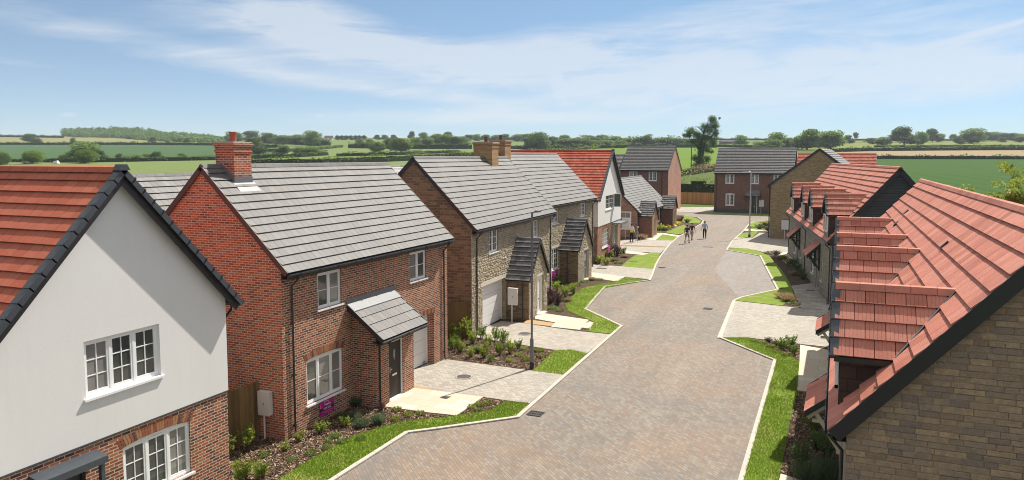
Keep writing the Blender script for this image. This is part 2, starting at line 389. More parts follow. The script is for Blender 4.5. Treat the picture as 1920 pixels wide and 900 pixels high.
M['bay'] = paving('bay_paving', [(0, (.238, .217, .200)), (.35, (.281, .259, .242)), (.7, (.212, .191, .174))], (.140, .128, .115), .2, .1, 0.0, patch=(.255, .204, .170))
M['drive'] = paving('drive_paving', [(0, (.36, .33, .285)), (.35, (.42, .385, .335)), (.7, (.31, .285, .25))], (.20, .18, .155), .2, .1, radians(8), patch=(.42, .36, .28), patch2=(.28, .265, .24), ms=.007)
M['slab'] = paving('sandstone_slabs', [(0, (.52, .45, .35)), (.3, (.56, .50, .41)), (.6, (.53, .455, .36)), (.8, (.58, .52, .43))], (.38, .31, .23), .9, .6, 0.0, ms=.008, big=.12, scale=1)
M['slab_grey'] = paving('grey_slabs', [(0, (.33, .31, .275)), (.4, (.39, .365, .325)), (.7, (.30, .28, .25))], (.17, .155, .135), .6, .45, 0.0, ms=.009, big=.15)
M['gravel'] = plain('golden_gravel', (.42, .29, .155), .9, .2, var=.45, scale=40, bump=.8)
M['brown_strip'] = plain('brown_earth_strip', (.26, .17, .09), .9, .2, var=.3, scale=6)
def mulch_mat():
    m_, t, b = mat('bark_mulch', .9, .2); tc = t.new('ShaderNodeTexCoord')
    vo = t.new('ShaderNodeTexVoronoi', Vector=tc.outputs['Object'], Scale=17.0, Randomness=1.0)
    mp = t.new('ShaderNodeMapping', Vector=tc.outputs['Object']); mp.inputs['Scale'].default_value = (1, 1.9, 1); mp.inputs['Rotation'].default_value = (0, 0, .7)
    vo2 = t.new('ShaderNodeTexVoronoi', Vector=mp.outputs[0], Scale=22.0, Randomness=1.0)
    sep_ = t.new('ShaderNodeSeparateColor', i0=vo2.outputs['Color'])
    c = t.ramp(sep_.outputs[0], [(0, (.05, .028, .018)), (.3, (.13, .075, .045)), (.55, (.20, .125, .08)), (.75, (.29, .195, .13)), (.92, (.40, .30, .21))])
    c = t.mix(t.ramp(vo.outputs[0], [(.0, (.0, .0, .0)), (.6, (.75, .75, .75))]), c, (.045, .028, .02))
    big = t.noise(tc.outputs['Object'], 1.2, 4); sc = t.new('ShaderNodeVectorMath', _operation='SCALE', i0=c); t.put(sc.inputs[3], t.m('ADD', t.m('MULTIPLY', big, .7), .65))
    t.put(b.inputs['Base Color'], sc.outputs[0])
    t.put(b.inputs['Normal'], t.new('ShaderNodeBump', Height=t.m('SUBTRACT', sep_.outputs[1], vo2.outputs[0]), Strength=.9, Distance=.03)); return m_
M['mulch'] = mulch_mat()
def grass_mat(name, a, b2, dry, amt=.5, scale=.8):
    m_, t, b = mat(name, .85, .15); tc = t.new('ShaderNodeTexCoord')
    n = t.noise(tc.outputs['Object'], scale, 6, .65); f = t.noise(tc.outputs['Object'], 18, 4, .7)
    c = t.mix(n, a, b2); c = t.mix(t.m('MULTIPLY', f, .5), c, tuple(x*.4 for x in a))
    d = t.noise(t.new('ShaderNodeMapping', Vector=tc.outputs['Object'], Location=(9, 3, 0)).outputs[0], scale*1.5, 5, .7)
    c = t.mix(t.ramp(d, [(.47, (0, 0, 0)), (.66, (amt, amt, amt))]), c, dry)
    t.put(b.inputs['Base Color'], c); t.put(b.inputs['Normal'], t.new('ShaderNodeBump', Height=f, Strength=.8, Distance=.03)); return m_
M['grass'] = grass_mat('lawn', (.135, .217, .017), (.211, .305, .026), (.352, .294, .118))
def leaf_mat(name, a, b_, rough=.55, trans=.5):
    m_, t, b = mat(name, rough, .3); geo = t.new('ShaderNodeNewGeometry'); oi = t.new('ShaderNodeObjectInfo')
    c = t.mix(geo.outputs['Random Per Island'], a, b_)
    k = t.new('ShaderNodeVectorMath', _operation='SCALE', i0=c); t.put(k.inputs[3], t.m('ADD', t.m('MULTIPLY', oi.outputs['Random'], .4), .8))
    t.put(b.inputs['Base Color'], k.outputs[0])
    tr = t.new('ShaderNodeBsdfTranslucent', Color=k.outputs[0]); mx = t.new('ShaderNodeMixShader', i0=trans, i1=b.outputs[0], i2=tr.outputs[0])
    t.l.new(mx.outputs[0], m_.node_tree.nodes['Material Output'].inputs[0]); return m_
M['blade'] = leaf_mat('grass_blades', (.141, .234, .017), (.270, .387, .042))
M['leaf_mid'] = leaf_mat('mid_green_leaves', (.101, .178, .034), (.237, .338, .085))
M['leaf_dark'] = leaf_mat('dark_green_leaves', (.060, .118, .034), (.144, .229, .064))
M['leaf_bright'] = leaf_mat('bright_green_leaves', (.10, .17, .018), (.20, .29, .04))
M['leaf_yellow'] = leaf_mat('yellow_green_leaves', (.16, .22, .025), (.34, .40, .06))
M['leaf_lime'] = leaf_mat('lime_leaves', (.20, .29, .03), (.40, .47, .08))
M['leaf_grey'] = leaf_mat('grey_green_leaves', (.075, .115, .055), (.15, .20, .10))
M['leaf_purple'] = leaf_mat('purple_leaves', (.05, .02, .025), (.13, .06, .06))
M['flower_yellow'] = leaf_mat('yellow_flowers', (.55, .42, .04), (.75, .62, .08))
M['leaf_tan'] = leaf_mat('dry_tan_leaves', (.24, .17, .08), (.38, .28, .15))
M['bark'] = plain('tree_bark', (.075, .055, .04), .9, .2, var=.3)
M['hedge_core'] = plain('hedge_core', (.022, .036, .012), .9, .1, var=.4, scale=1.5)
M['wood_leaf'] = leaf_mat('woodland_leaves', (.075, .135, .038), (.186, .280, .085))
# ---------------------------------------------------------------- building parts (house space: x along the front, y into the house, z up)
def panel(mb, L, z0, z1, holes=(), y=0.0, x0=0.0, m=0, depth=.1, rev=True, ax='x', flip=1):
    """wall sheet with real openings; reveals go inwards by depth. ax 'x': plane y=const"""
    xs = sorted({x0, x0+L} | {h[0] for h in holes} | {h[1] for h in holes}); zs = sorted({z0, z1} | {h[2] for h in holes} | {h[3] for h in holes})
    xs = [x for x in xs if x0 <= x <= x0+L]; zs = [z for z in zs if z0 <= z <= z1]
    P = (lambda a, d, z: (a, y+d, z)) if ax == 'x' else (lambda a, d, z: (y+d*flip, a, z))
    for a, b in zip(xs, xs[1:]):
        for c, d in zip(zs, zs[1:]):
            ca, cz = (a+b)/2, (c+d)/2
            if any(h[0] < ca < h[1] and h[2] < cz < h[3] for h in holes): continue
            mb.quad(P(a, 0, c), P(b, 0, c), P(b, 0, d), P(a, 0, d), m=m)
    if rev:
        for h in holes:
            a, b, c, d = h[:4]; c = max(c, z0); d = min(d, z1); dp = h[4] if len(h) > 4 else depth
            if d <= c: continue
            mb.quad(P(a, 0, c), P(a, 0, d), P(a, dp, d), P(a, dp, c), m=m); mb.quad(P(b, 0, c), P(b, dp, c), P(b, dp, d), P(b, 0, d), m=m)
            if h[3] <= z1: mb.quad(P(a, 0, d), P(b, 0, d), P(b, dp, d), P(a, dp, d), m=m)
            if h[2] >= z0: mb.quad(P(a, 0, c), P(a, dp, c), P(b, dp, c), P(b, 0, c), m=m)
def tiles(mb, o, e, u, width, length, gauge=.335, tw=.30, t=.032, m=0, mu=1, under=True, jit=.0025, seed=1, bond=.5, skip=None, grooves=0):
    """courses of wedge-shaped interlocking tiles on a slope: o lower left corner, e along the eave, u up the slope"""
    o, e, u = Vector(o), Vector(e).normalized(), Vector(u).normalized(); n = e.cross(u).normalized()
    if n.z < 0: n = -n
    rr = random.Random(seed); rows = max(1, round(length/gauge)); g = length/rows
    if under:
        a = o-n*.0; th = n*.05
        P = [o, o+e*width, o+e*width+u*length, o+u*length]
        mb.hexa([p-th for p in P]+[p-n*.004 for p in P], mu)
    for r in range(rows):
        y0 = r*g; y1 = min(y0+g+.03, length)
        x = -(tw*bond if r % 2 else 0)
        while x < width-.02:
            a = max(x, 0); b = min(x+tw, width); x += tw
            if b-a < .03: continue
            a += .0045; b -= .0045
            if skip and skip((a+b)/2, (y0+y1)/2): continue
            j = rr.uniform(-jit, jit); k = rr.uniform(-jit, jit)
            f0 = o+e*a+u*(y0-abs(j)*1.5); f1 = o+e*b+u*(y0-abs(j)*1.5); b0 = o+e*a+u*y1; b1 = o+e*b+u*y1
            lo, hi, hb = n*(t*1.35), n*(2*t+j), n*(t*.55+k*.3)
            s = len(mb.v)
            if not grooves:
                mb.v += [tuple(p) for p in (f0+lo, f1+lo, f0+hi, f1+n*(2*t+k), b0+hb, b1+hb, b0, b1)]
                for f in ((0, 1, 3, 2), (2, 3, 5, 4), (0, 2, 4, 6), (1, 7, 5, 3)):
                    mb.f.append(tuple(s+i for i in f)); mb.m.append(m)
            else:                              # pan divided by fine grooves, as on the large-format tile seen close up
                prof = []
                for q in range(grooves):
                    p0, p1 = q/grooves, (q+1)/grooves; wg = .06/grooves
                    prof += [(p0+wg, 0), (p1-wg, 0), (p1, -.005 if q < grooves-1 else -.008)]
                prof = [(0, -.008)]+prof
                fr = [f0+(f1-f0)*p+hi+n*h for p, h in prof]; bk = [b0+(b1-b0)*p+hb+n*h for p, h in prof]
                N = len(prof); mb.v += [tuple(p) for p in [f0+lo, f1+lo]+fr+bk+[b0, b1]]
                mb.f.append((s, s+1)+tuple(s+2+i for i in range(N-1, -1, -1))); mb.m.append(m)
                for i in range(N-1): mb.f.append((s+2+i, s+3+i, s+3+i+N, s+2+i+N)); mb.m.append(m)
                mb.f.append((s, s+2, s+2+N, s+2+2*N)); mb.f.append((s+1, s+3+2*N, s+1+2*N, s+1+N)); mb.m += [m, m]
def ridge_caps(mb, p, q, wid=.13, drop=.07, seg=.45, m=0, h=.05):
    p, q = Vector(p), Vector(q); L = (q-p).length; n = max(1, round(L/seg)); d = (q-p)/n; s = d.cross(Vector((0, 0, 1))).normalized()
    for i in range(n):
        a, b = p+d*i+d*.012, p+d*(i+1)-d*.012
        prof = [(-wid, -drop), (-wid*.55, h*.55), (0, h), (wid*.55, h*.55), (wid, -drop)]
        st = len(mb.v)
        for c in (a, b):
            for (x, z) in prof: mb.v.append(tuple(c+s*x+Vector((0, 0, z))))
        for k in range(4): mb.f.append((st+k, st+k+1, st+k+6, st+k+5)); mb.m.append(m)
        mb.f.append((st, st+1, st+2, st+3, st+4)); mb.f.append((st+9, st+8, st+7, st+6, st+5)); mb.m += [m, m]
def verge_caps(mb, p, q, out, wid=.17, h=.13, seg=.34, m=0):
    """overlapping cloaked verge units running up the slope from p to q; out = outward direction"""
    p, q = Vector(p), Vector(q); L = (q-p).length; n = round(L/seg); d = (q-p)/n; u = d.normalized(); out = Vector(out).normalized(); up = out.cross(u).normalized()
    if up.z < 0: up = -up
    for i in range(n):
        a = p+d*i-u*.02; b = p+d*(i+1)+u*.01
        A = [a-out*wid*.7, a+out*wid*.3]; B = [b-out*wid*.7, b+out*wid*.3]
        mb.hexa([A[0]-up*.02, A[1]-up*(h-.04), B[1]-up*(h-.04), B[0]-up*.02, A[0]+up*.052, A[1]+up*.046, B[1]+up*.034, B[0]+up*.040], m)
        mb.hexa([a+out*wid*.02+up*.05, a+out*wid*.36+up*.045, a+out*wid*.36+up*.045+u*.05, a+out*wid*.02+up*.05+u*.05]+[a+out*wid*.02+up*.068, a+out*wid*.36+up*.062, a+out*wid*.36+up*.06+u*.05, a+out*wid*.02+up*.066+u*.05], m)
def window(root, x0, x1, z0, z1, y=0.0, lights=2, cols=1, rows=2, arch=0.0, recess=.07, sill=True, loc=None, rz=0, blinds=(), fr=.055, sash=.05, widths=None, name='window', sillmat='white'):
    """one window: frame (mesh) > pane, sill. built at its own origin, x0..x1 wide"""
    w_, h_ = x1-x0, z1-z0; f = MB(); y0, y1 = recess-.015, recess+.05
    f.box((0, y0, 0), (fr, y1, h_)); f.box((w_-fr, y0, 0), (w_, y1, h_)); f.box((fr, y0, 0), (w_-fr, y1, fr))
    N = 12
    if arch:
        for i in range(N):
            a, b = fr+(w_-2*fr)*i/N, fr+(w_-2*fr)*(i+1)/N
            ta, tb = [h_-arch*((2*q/w_-1)**2) for q in (a, b)]
            f.hexa([(a, y0, min(ta, tb)-fr-.02), (b, y0, min(ta, tb)-fr-.02), (b, y1, min(ta, tb)-fr-.02), (a, y1, min(ta, tb)-fr-.02), (a, y0, ta-.004), (b, y0, tb-.004), (b, y1, tb-.004), (a, y1, ta-.004)])
    else: f.box((fr, y0, h_-fr), (w_-fr, y1, h_))
    ws = widths or [1/lights]*lights; cx = fr; inner = w_-2*fr; top = h_-fr-(arch*.5 if arch else 0)
    pane = MB()
    for i, q in enumerate(ws):
        a, b = cx, cx+inner*q; cx = b
        if i: f.box((a-.024, y0-.004, fr), (a+.024, y1-.003, top+(arch*.3 if arch else 0)))
        # sash
        s = sash; ya, yb = y0+.006, y1-.008; a2, b2 = a+(.024 if i else 0), b-(.024 if i < len(ws)-1 else 0)
        f.box((a2, ya, fr), (a2+s, yb, top)); f.box((b2-s, ya, fr), (b2, yb, top)); f.box((a2+s, ya, fr), (b2-s, yb, fr+s)); f.box((a2+s, ya, top-s), (b2-s, yb, top))
        if arch: f.box((a2, ya, top-.001), (b2, yb, top+arch*.12))
        ga, gb, gz0, gz1 = a2+s, b2-s, fr+s, top-s; yg = y0+.03
        pane.quad((ga, yg, gz0), (gb, yg, gz0), (gb, yg, gz1), (ga, yg, gz1), m=1 if i in blinds or (i+int(abs(x0)*7+z0*3)) % 5 == 0 else 0)
        for c in range(1, cols):
            xx = ga+(gb-ga)*c/cols; f.box((xx-.011, yg-.014, gz0), (xx+.011, yg+.004, gz1))
        for r in range(1, rows):
            zz_ = gz0+(gz1-gz0)*r/rows; f.box((ga, yg-.012, zz_-.011), (gb, yg+.003, zz_+.011))
    o = f.obj(name, M['white'], root, loc=loc or (x0, y, z0), rz=rz)
    p = pane.obj('pane', [M['glass'], M['glass2']], o, fixn=False)
    if sill:
        s_ = MB(); s_.box((-.06, -.06, -.055), (w_+.06, y0+.02, -.004)); s_.obj('sill', M[sillmat], o)
    return o
def arch_bricks(root, x0, x1, z, rise=.1, h=.23, y=-.004, m='brick_red', flat=False, name='brick_arch'):
    """soldier-course arch: separate bricks fanned over an opening"""
    mb = MB(); W_ = x1-x0; n = round(W_/.075)
    for i in range(n):
        a, b = x0+W_*i/n+.005, x0+W_*(i+1)/n-.005; c = (a+b)/2; k = (2*(c-x0)/W_-1)
        zz_ = z-rise*k*k; lean = k*rise*1.1
        if flat: lean = k*.05
        mb.hexa([(a, y, zz_), (b, y, zz_), (b, y+.05, zz_), (a, y+.05, zz_), (a+lean, y, zz_+h), (b+lean, y, zz_+h), (b+lean, y+.05, zz_+h), (a+lean, y+.05, zz_+h)])
    return mb.obj(name, M['soldier'], root)
def soldier_mat():
    m_, t, b = mat('soldier_brick', .85, .25); geo = t.new('ShaderNodeNewGeometry'); tc = t.new('ShaderNodeTexCoord')
    c = t.ramp(geo.outputs['Random Per Island'], [(0, (.32, .11, .06)), (.3, (.42, .19, .10)), (.5, (.26, .085, .05)), (.75, (.12, .06, .05)), (.88, (.40, .21, .10))], 'CONSTANT')
    c = t.mix(t.m('MULTIPLY', t.noise(tc.outputs['Object'], 40, 4), .5), c, (.10, .05, .035)); t.put(b.inputs['Base Color'], c); return m_
M['soldier'] = soldier_mat()
def stone_face(root, x0, x1, z0, z1, y, holes=(), m='stones_cream', rh=(.08, .13), rw=(.13, .34), proud=(.012, .045), seed=1, top=None, name='stone_facing', inset=.3, gap=.006, loc=None, rz=None, tilt=.012):
    """coursed rubble built stone by stone on the plane y; every stone has its own size and slanting face"""
    rng = random.Random(seed); mb = MB(); z = z0
    while z < z1-.03:
        h = min(rng.uniform(*rh), z1-z); x = x0-rng.uniform(0, .1)
        while x < x1:
            w_ = rng.uniform(*rw); a, b = max(x, x0)+gap, min(x+w_, x1)-gap; x += w_
            if b-a < .04: continue
            c, e = z+gap+rng.uniform(-.004, .004), z+h-gap+rng.uniform(-.004, .004); cut = False
            for (ha, hb, hc, hd) in [q[:4] for q in holes]:
                if a < hb and b > ha and c < hd and e > hc:
                    if c < hc-.04: e = hc-gap
                    elif e > hd+.04: c = hd+gap
                    elif a < ha-.05: b = ha-gap
                    elif b > hb+.05: a = hb+gap
                    else: cut = True
                    if a < hb and b > ha and c < hd and e > hc: cut = True
            if cut or b-a < .03 or e-c < .025: continue
            if top:
                lim = top((a+b)/2)
                if e > lim: continue
                e = min(e, lim)
            k = inset*.5*(e-c); ka = min(k, (b-a)*.2); p = [rng.uniform(*proud)+rng.uniform(-tilt, tilt) for _ in range(4)]; p = [max(.005, q) for q in p]; j = lambda: rng.uniform(-.3, .3)*k
            s = len(mb.v); mb.v += [(a, y, c), (b, y, c), (b, y, e), (a, y, e), (a+ka+j(), y-p[0], c+k+j()), (b-ka+j(), y-p[1], c+k+j()), (b-ka+j(), y-p[2], e-k+j()), (a+ka+j(), y-p[3], e-k+j())]
            for f in ((4, 5, 6, 7), (0, 1, 5, 4), (1, 2, 6, 5), (2, 3, 7, 6), (3, 0, 4, 7)): mb.f.append(tuple(s+i for i in f)); mb.m.append(0)
        z += h
    return mb.obj(name, M[m], root, fixn=False, loc=loc, rz=rz)
def stones_mat(name, stops, dark):
    m_, t, b = mat(name, .9, .2); geo = t.new('ShaderNodeNewGeometry'); tc = t.new('ShaderNodeTexCoord')
    c = t.ramp(geo.outputs['Random Per Island'], stops); n = t.noise(tc.outputs['Object'], 9, 6, .7); n2 = t.noise(tc.outputs['Object'], 45, 4, .7)
    c = t.mix(t.m('MULTIPLY', t.m('MAXIMUM', t.m('SUBTRACT', n, .42), 0.0), 2.6), c, dark)
    k = t.new('ShaderNodeVectorMath', _operation='SCALE', i0=c); t.put(k.inputs[3], t.m('ADD', t.m('MULTIPLY', n2, .8), .6)); t.put(b.inputs['Base Color'], k.outputs[0])
    t.put(b.inputs['Normal'], t.new('ShaderNodeBump', Height=t.m('ADD', n, n2), Strength=.6, Distance=.012)); return m_
M['stones_cream'] = stones_mat('cream_rubble_stones', [(0, (.38, .325, .24)), (.25, (.47, .41, .31)), (.5, (.34, .29, .215)), (.75, (.50, .44, .34)), (1, (.39, .325, .235))], (.26, .215, .155))
M['stones_brown'] = stones_mat('brown_walling_stones', [(0, (.29, .20, .135)), (.18, (.40, .29, .19)), (.36, (.28, .215, .165)), (.52, (.48, .34, .20)), (.68, (.33, .245, .175)), (.84, (.245, .195, .16)), (1, (.42, .31, .20))], (.19, .15, .12))
def door(root, x0, x1, z0, z1, y=0.0, m='door_dark', glaze='oval', frame=.06, recess=.07, handle_left=True, mframe='white', loc=None, rz=0):
    w_, h_ = x1-x0, z1-z0; d = MB(); yy = recess+.02
    d.box((frame, yy, .03), (w_-frame, yy+.05, h_-frame))
    for (a, b, c, e) in ((.2, .8, .08, .30), (.16, .44, .34, .40)):  # raised mouldings
        pass
    o = d.obj('door', M[m], root, loc=loc or (x0, y, z0), rz=rz)
    f = MB(); f.box((0, recess-.02, 0), (frame, yy+.06, h_)); f.box((w_-frame, recess-.02, 0), (w_, yy+.06, h_)); f.box((frame, recess-.02, h_-frame), (w_-frame, yy+.06, h_)); f.box((frame, recess-.03, 0), (w_-frame, yy+.06, .03)); f.obj('frame', M[mframe], o)
    k = MB(); hx = frame+.09 if handle_left else w_-frame-.09
    k.box((hx-.018, yy-.03, h_*.46), (hx+.018, yy+.005, h_*.46+.20)); k.box((hx-.01 if handle_left else hx-.10, yy-.06, h_*.51), (hx+.10 if handle_left else hx+.01, yy-.035, h_*.51+.025)); k.obj('handle', M['chrome'], o)
    l = MB(); l.box((w_*.5-.15, yy-.012, h_*.38), (w_*.5+.15, yy+.004, h_*.38+.07)); l.obj('letter_box', M['chrome'], o)
    g = MB()
    if glaze == 'oval':
        cx, cz = w_/2, h_*.76; g.poly(*[(cx+.075*cos(t)*(1 if sin(t) > 0 else .8), yy-.006, cz+(.16 if sin(t) > 0 else .24)*sin(t)) for t in [2*pi*i/18 for i in range(18)]])
    elif glaze == 'long': g.quad((w_*.62, yy-.006, .2), (w_*.70, yy-.006, .2), (w_*.70, yy-.006, h_-.25), (w_*.62, yy-.006, h_-.25))
    else: g.quad((w_*.28, yy-.006, h_*.62), (w_*.72, yy-.006, h_*.62), (w_*.72, yy-.006, h_*.88), (w_*.28, yy-.006, h_*.88))
    g.obj('glazing', M['glass2'], o, fixn=False)
    return o
def garage_door(root, x0, x1, z0, z1, y, loc=None):
    mb = MB(); w_, h_ = x1-x0, z1-z0; n = 4
    for i in range(n):
        a, b = h_*i/n+.006, h_*(i+1)/n-.006; mb.box((.04, 0, a), (w_-.04, .04, b))
        for k in range(2): zz_ = a+(b-a)*(k+1)/3; mb.box((.05, -.005, zz_-.006), (w_-.05, .001, zz_+.006))
    o = mb.obj('garage_door', M['door_white'], root, loc=(x0, y, z0))
    f = MB(); f.box((0, -.03, 0), (.04, .06, h_)); f.box((w_-.04, -.03, 0), (w_, .06, h_)); f.box((.04, -.03, h_-.03), (w_-.04, .06, h_)); f.obj('frame', M['white'], o)
    s = MB(); s.box((.04, -.02, -.005), (w_-.04, .03, .03)); s.obj('rubber_seal', M['black'], o)
    k = MB(); k.box((w_-.35, -.03, .1), (w_-.2, -.008, .13)); k.obj('handle', M['black'], o)
    return o
def gutter(root, x0, x1, y, z, m='dark_trim', name='gutter'):
    mb = MB(); n = 6; R = .058; prof = [(y+R*cos(pi+pi*i/n), z+R*sin(pi+pi*i/n)) for i in range(n+1)]
    prof2 = [(y+(R-.008)*cos(pi+pi*i/n), z+.004+(R-.008)*sin(pi+pi*i/n)) for i in range(n, -1, -1)]
    pr = prof+prof2; mb.prism([(x0, a, b) for a, b in pr], (x1-x0, 0, 0))
    k = x0+.5
    while k < x1: mb.box((k-.02, y-.066, z-.068), (k+.02, y+.07, z-.055)); mb.box((k-.02, y-.07, z-.06), (k+.02, y-.06, z+.008)); k += .95
    return mb.obj(name, M[m], root, fixn=True)
def downpipe(root, x, y_g, z_g, y_w=-.06, m='dark_trim', foot=.12, name='downpipe'):
    mb = MB(); pts = [(x, y_g, z_g-.04), (x, y_g, z_g-.14), (x, y_w, z_g-.42), (x, y_w, foot+.08), (x, y_w, foot), (x, y_w-.09, foot-.07)]
    mb.tube(pts, .034, 10)
    for z in [foot+.25+i*1.6 for i in range(4)]:
        if z < z_g-.5: mb.box((x-.045, y_w-.042, z), (x+.045, y_w+.055, z+.035))
    return mb.obj(name, M[m], root)
def chimney(root, x0, x1, y0, y1, zb, zt, m, pots=1, potm='pot', corbel=True, zf=None):
    mb = MB(); mb.box((x0, y0, zb), (x1, y1, zt-.34)); e = .03
    if corbel:
        mb.box((x0-e, y0-e, zt-.34), (x1+e, y1+e, zt-.265)); mb.box((x0, y0, zt-.265), (x1, y1, zt-.19)); mb.box((x0-e, y0-e, zt-.19), (x1+e, y1+e, zt-.115)); mb.box((x0-2*e, y0-2*e, zt-.115), (x1+2*e, y1+2*e, zt-.04))
    o = mb.obj('chimney', M[m], root)
    c = MB(); c.box((x0-.035, y0-.035, zt-.04), (x1+.035, y1+.035, zt)); c.obj('chimney_cap', M['kerb'], o)
    for i in range(pots):
        p = MB(); cx, cy = (x0+x1)/2, (y0+y1)/2+(i-(pots-1)/2)*.4
        p.tube([(cx, cy, zt), (cx, cy, zt+.03), (cx, cy, zt+.26), (cx, cy, zt+.265), (cx, cy, zt+.32)], [.12, .105, .10, .12, .118], 14); p.obj('chimney_pot', M[potm], o, smooth=False)
    return o
def roof_x(root, L, W_, he, zr, tm, ov=.3, vo=.05, t=.032, gauge=.335, tw=.30, verge='brown_trim', caps=None, m_under='under', near_only=False, seed=1, ridge=True, gut=True, back=True, grooves=0, fascia='dark_trim', verge_h=.12, rcol=None):
    """ridge along x. eaves height he at y=-ov, ridge zr at W/2"""
    k = (zr-he)/(W_/2+ov); sl = hypot(zr-he, W_/2+ov)
    mb = MB(); tiles(mb, (-vo, -ov, he), (1, 0, 0), (0, W_/2+ov, zr-he), L+2*vo, sl, gauge, tw, t, seed=seed, grooves=grooves)
    if back: tiles(mb, (-vo, W_+ov, he), (1, 0, 0), (0, -(W_/2+ov), zr-he), L+2*vo, sl, gauge, tw, t, seed=seed+1)
    r = mb.obj('roof', [M[tm], M['under']], root, fixn=False)
    if ridge:
        rb = MB(); ridge_caps(rb, (-vo, W_/2, zr+.035), (L+vo, W_/2, zr+.035), .12, .08); rb.obj('ridge_tiles', M[rcol or tm], r)
    v = MB(); up = Vector((0, W_/2+ov, zr-he)).normalized()
    for x, s in ((-vo, -1), (L+vo, 1)):
        for (ya, yb) in ((-ov, W_/2), (W_+ov, W_/2)):
            v = MB()
            if caps: verge_caps(v, (x+s*.02, ya, he+.01), (x+s*.02, yb, zr+.01), (s, 0, 0), seg=.34)
            else:
                a, b = Vector((x, ya, he)), Vector((x, yb, zr)); d = (b-a).normalized(); n = Vector((1, 0, 0)).cross(d); n = n if n.z > 0 else -n
                v.hexa([a-n*verge_h, a+Vector((s*.03, 0, 0))-n*verge_h, b+Vector((s*.03, 0, 0))-n*verge_h, b-n*verge_h, a+n*.045, a+Vector((s*.03, 0, 0))+n*.045, b+Vector((s*.03, 0, 0))+n*.045, b+n*.045])
            v.obj('verge', M[caps or verge], r)
    f = MB(); f.box((-.02, -ov+.02, he-.19), (L+.02, -ov+.045, he-.01)); f.box((-.02, -ov+.045, he-.19), (L+.02, 0, he-.17)); f.obj('fascia', M[fascia], root); f = MB()
    f.box((-.02, W_+ov-.045, he-.19), (L+.02, W_+ov-.02, he-.01)); f.box((-.02, W_, he-.19), (L+.02, W_+ov-.045, he-.17)); f.obj('fascia', M[fascia], root)
    if gut: gutter(root, -.03, L+.03, -ov-.04, he-.03)
    return r
def gable_walls(mb, L, W_, he, zr, ov=.3, m=0, mside=None, front=None, back=True, holes=(), lean=0, left=True, right=True, sideholes=()):
    """four walls of a ridge-along-x house; walls end just under the tiles"""
    k = (zr-he)/(W_/2+ov); zw = he+k*ov-.06; zp = zr-.06
    panel(mb, L, 0, zw, holes, m=m if front is None else front)
    if back: mb.quad((0, W_, 0), (0, W_, zw), (L, W_, zw), (L, W_, 0), m=m)
    ms = m if mside is None else mside
    if left:
        if sideholes: panel(mb, W_, 0, zw, sideholes, y=0, m=ms, ax='y', flip=1); mb.poly((0, 0, zw), (0, W_/2, zp), (0, W_, zw), m=ms)
        else: mb.poly((0, 0, 0), (0, 0, zw), (0, W_/2, zp), (0, W_, zw), (0, W_, 0), m=ms)
    if right: mb.poly((L, 0, 0), (L, W_, 0), (L, W_, zw), (L, W_/2, zp), (L, 0, zw), m=ms)
def gable_porch(root, xc, w_, d, hw, pitch, tm='tile_dark', wallm='stone_rubble', side='stone_side', doorm='door_green', ov=.18, front=.12, dx=0.0, dw=.95, lintel=True, glaze='long', posts=False):
    """projecting porch with its ridge pointing at the street; wall y=0..-d"""
    rise = (w_/2)*tan(pitch); x0, x1 = xc-w_/2, xc+w_/2; mb = MB()
    a, b = xc+dx-dw/2, xc+dx+dw/2
    panel(mb, w_, 0, hw, [(a, b, 0, 2.15)], y=-d, x0=x0, m=0)
    mb.poly((x0, -d, hw), (x1, -d, hw), (xc, -d, hw+rise-.04), m=0)
    mb.quad((x0, -d, 0), (x0, 0, 0), (x0, 0, hw), (x0, -d, hw), m=1); mb.quad((x1, -d, 0), (x1, -d, hw), (x1, 0, hw), (x1, 0, 0), m=1)
    o = mb.obj('porch', [M[wallm], M[side]], root, fixn=False)
    if wallm == 'stone_rubble': stone_face(o, x0, x1, 0, hw+rise, -d, [(a-.05, b+.05, 0, 2.34)], seed=int(xc*10), top=lambda q: hw+rise-.1-abs(q-xc)*tan(pitch) if True else 0)
    rf = MB(); he = hw-ov*tan(pitch); zr = hw+rise; sl = hypot(w_/2+ov, zr-he)
    tiles(rf, (x0-ov, 0.05, he), (0, -1, 0), (w_/2+ov, 0, zr-he), d+front+.05, sl, .30, .30, .05, seed=5, jit=.005)
    tiles(rf, (x1+ov, 0.05, he), (0, -1, 0), (-(w_/2+ov), 0, zr-he), d+front+.05, sl, .30, .30, .05, seed=6, jit=.005)
    ridge_caps(rf, (xc, .05, zr+.04), (xc, -d-front, zr+.04), .11, .08)
    for s, xe in ((-1, x0-ov), (1, x1+ov)):
        verge_caps(rf, (xe, -d-front, he), (xc, -d-front, zr), (0, -1, 0), wid=.12, h=.16, seg=.30, m=2)
    rf.obj('porch_roof', [M[tm], M['under'], M['dark_trim']], o, fixn=False)
    fl = MB(); fl.bar((x0-ov+.02, -.012, he+.08), (xc, -.012, zr+.12), .012, .16); fl.bar((x1+ov-.02, -.012, he+.08), (xc, -.012, zr+.12), .012, .16); fl.obj('flashing', M['lead'], o)
    if lintel:
        l = MB(); l.box((a-.12, -d-.012, 2.15), (b+.12, -d+.05, 2.33)); l.obj('lintel', M['cream'], o)
    dr = door(root, a, b, .02, 2.14, y=-d, m=doorm, glaze=glaze)
    st = MB(); st.box((a-.05, -d-.25, 0), (b+.05, -d+.1, .075)); st.obj('doorstep', M['cream'], o)
    return o
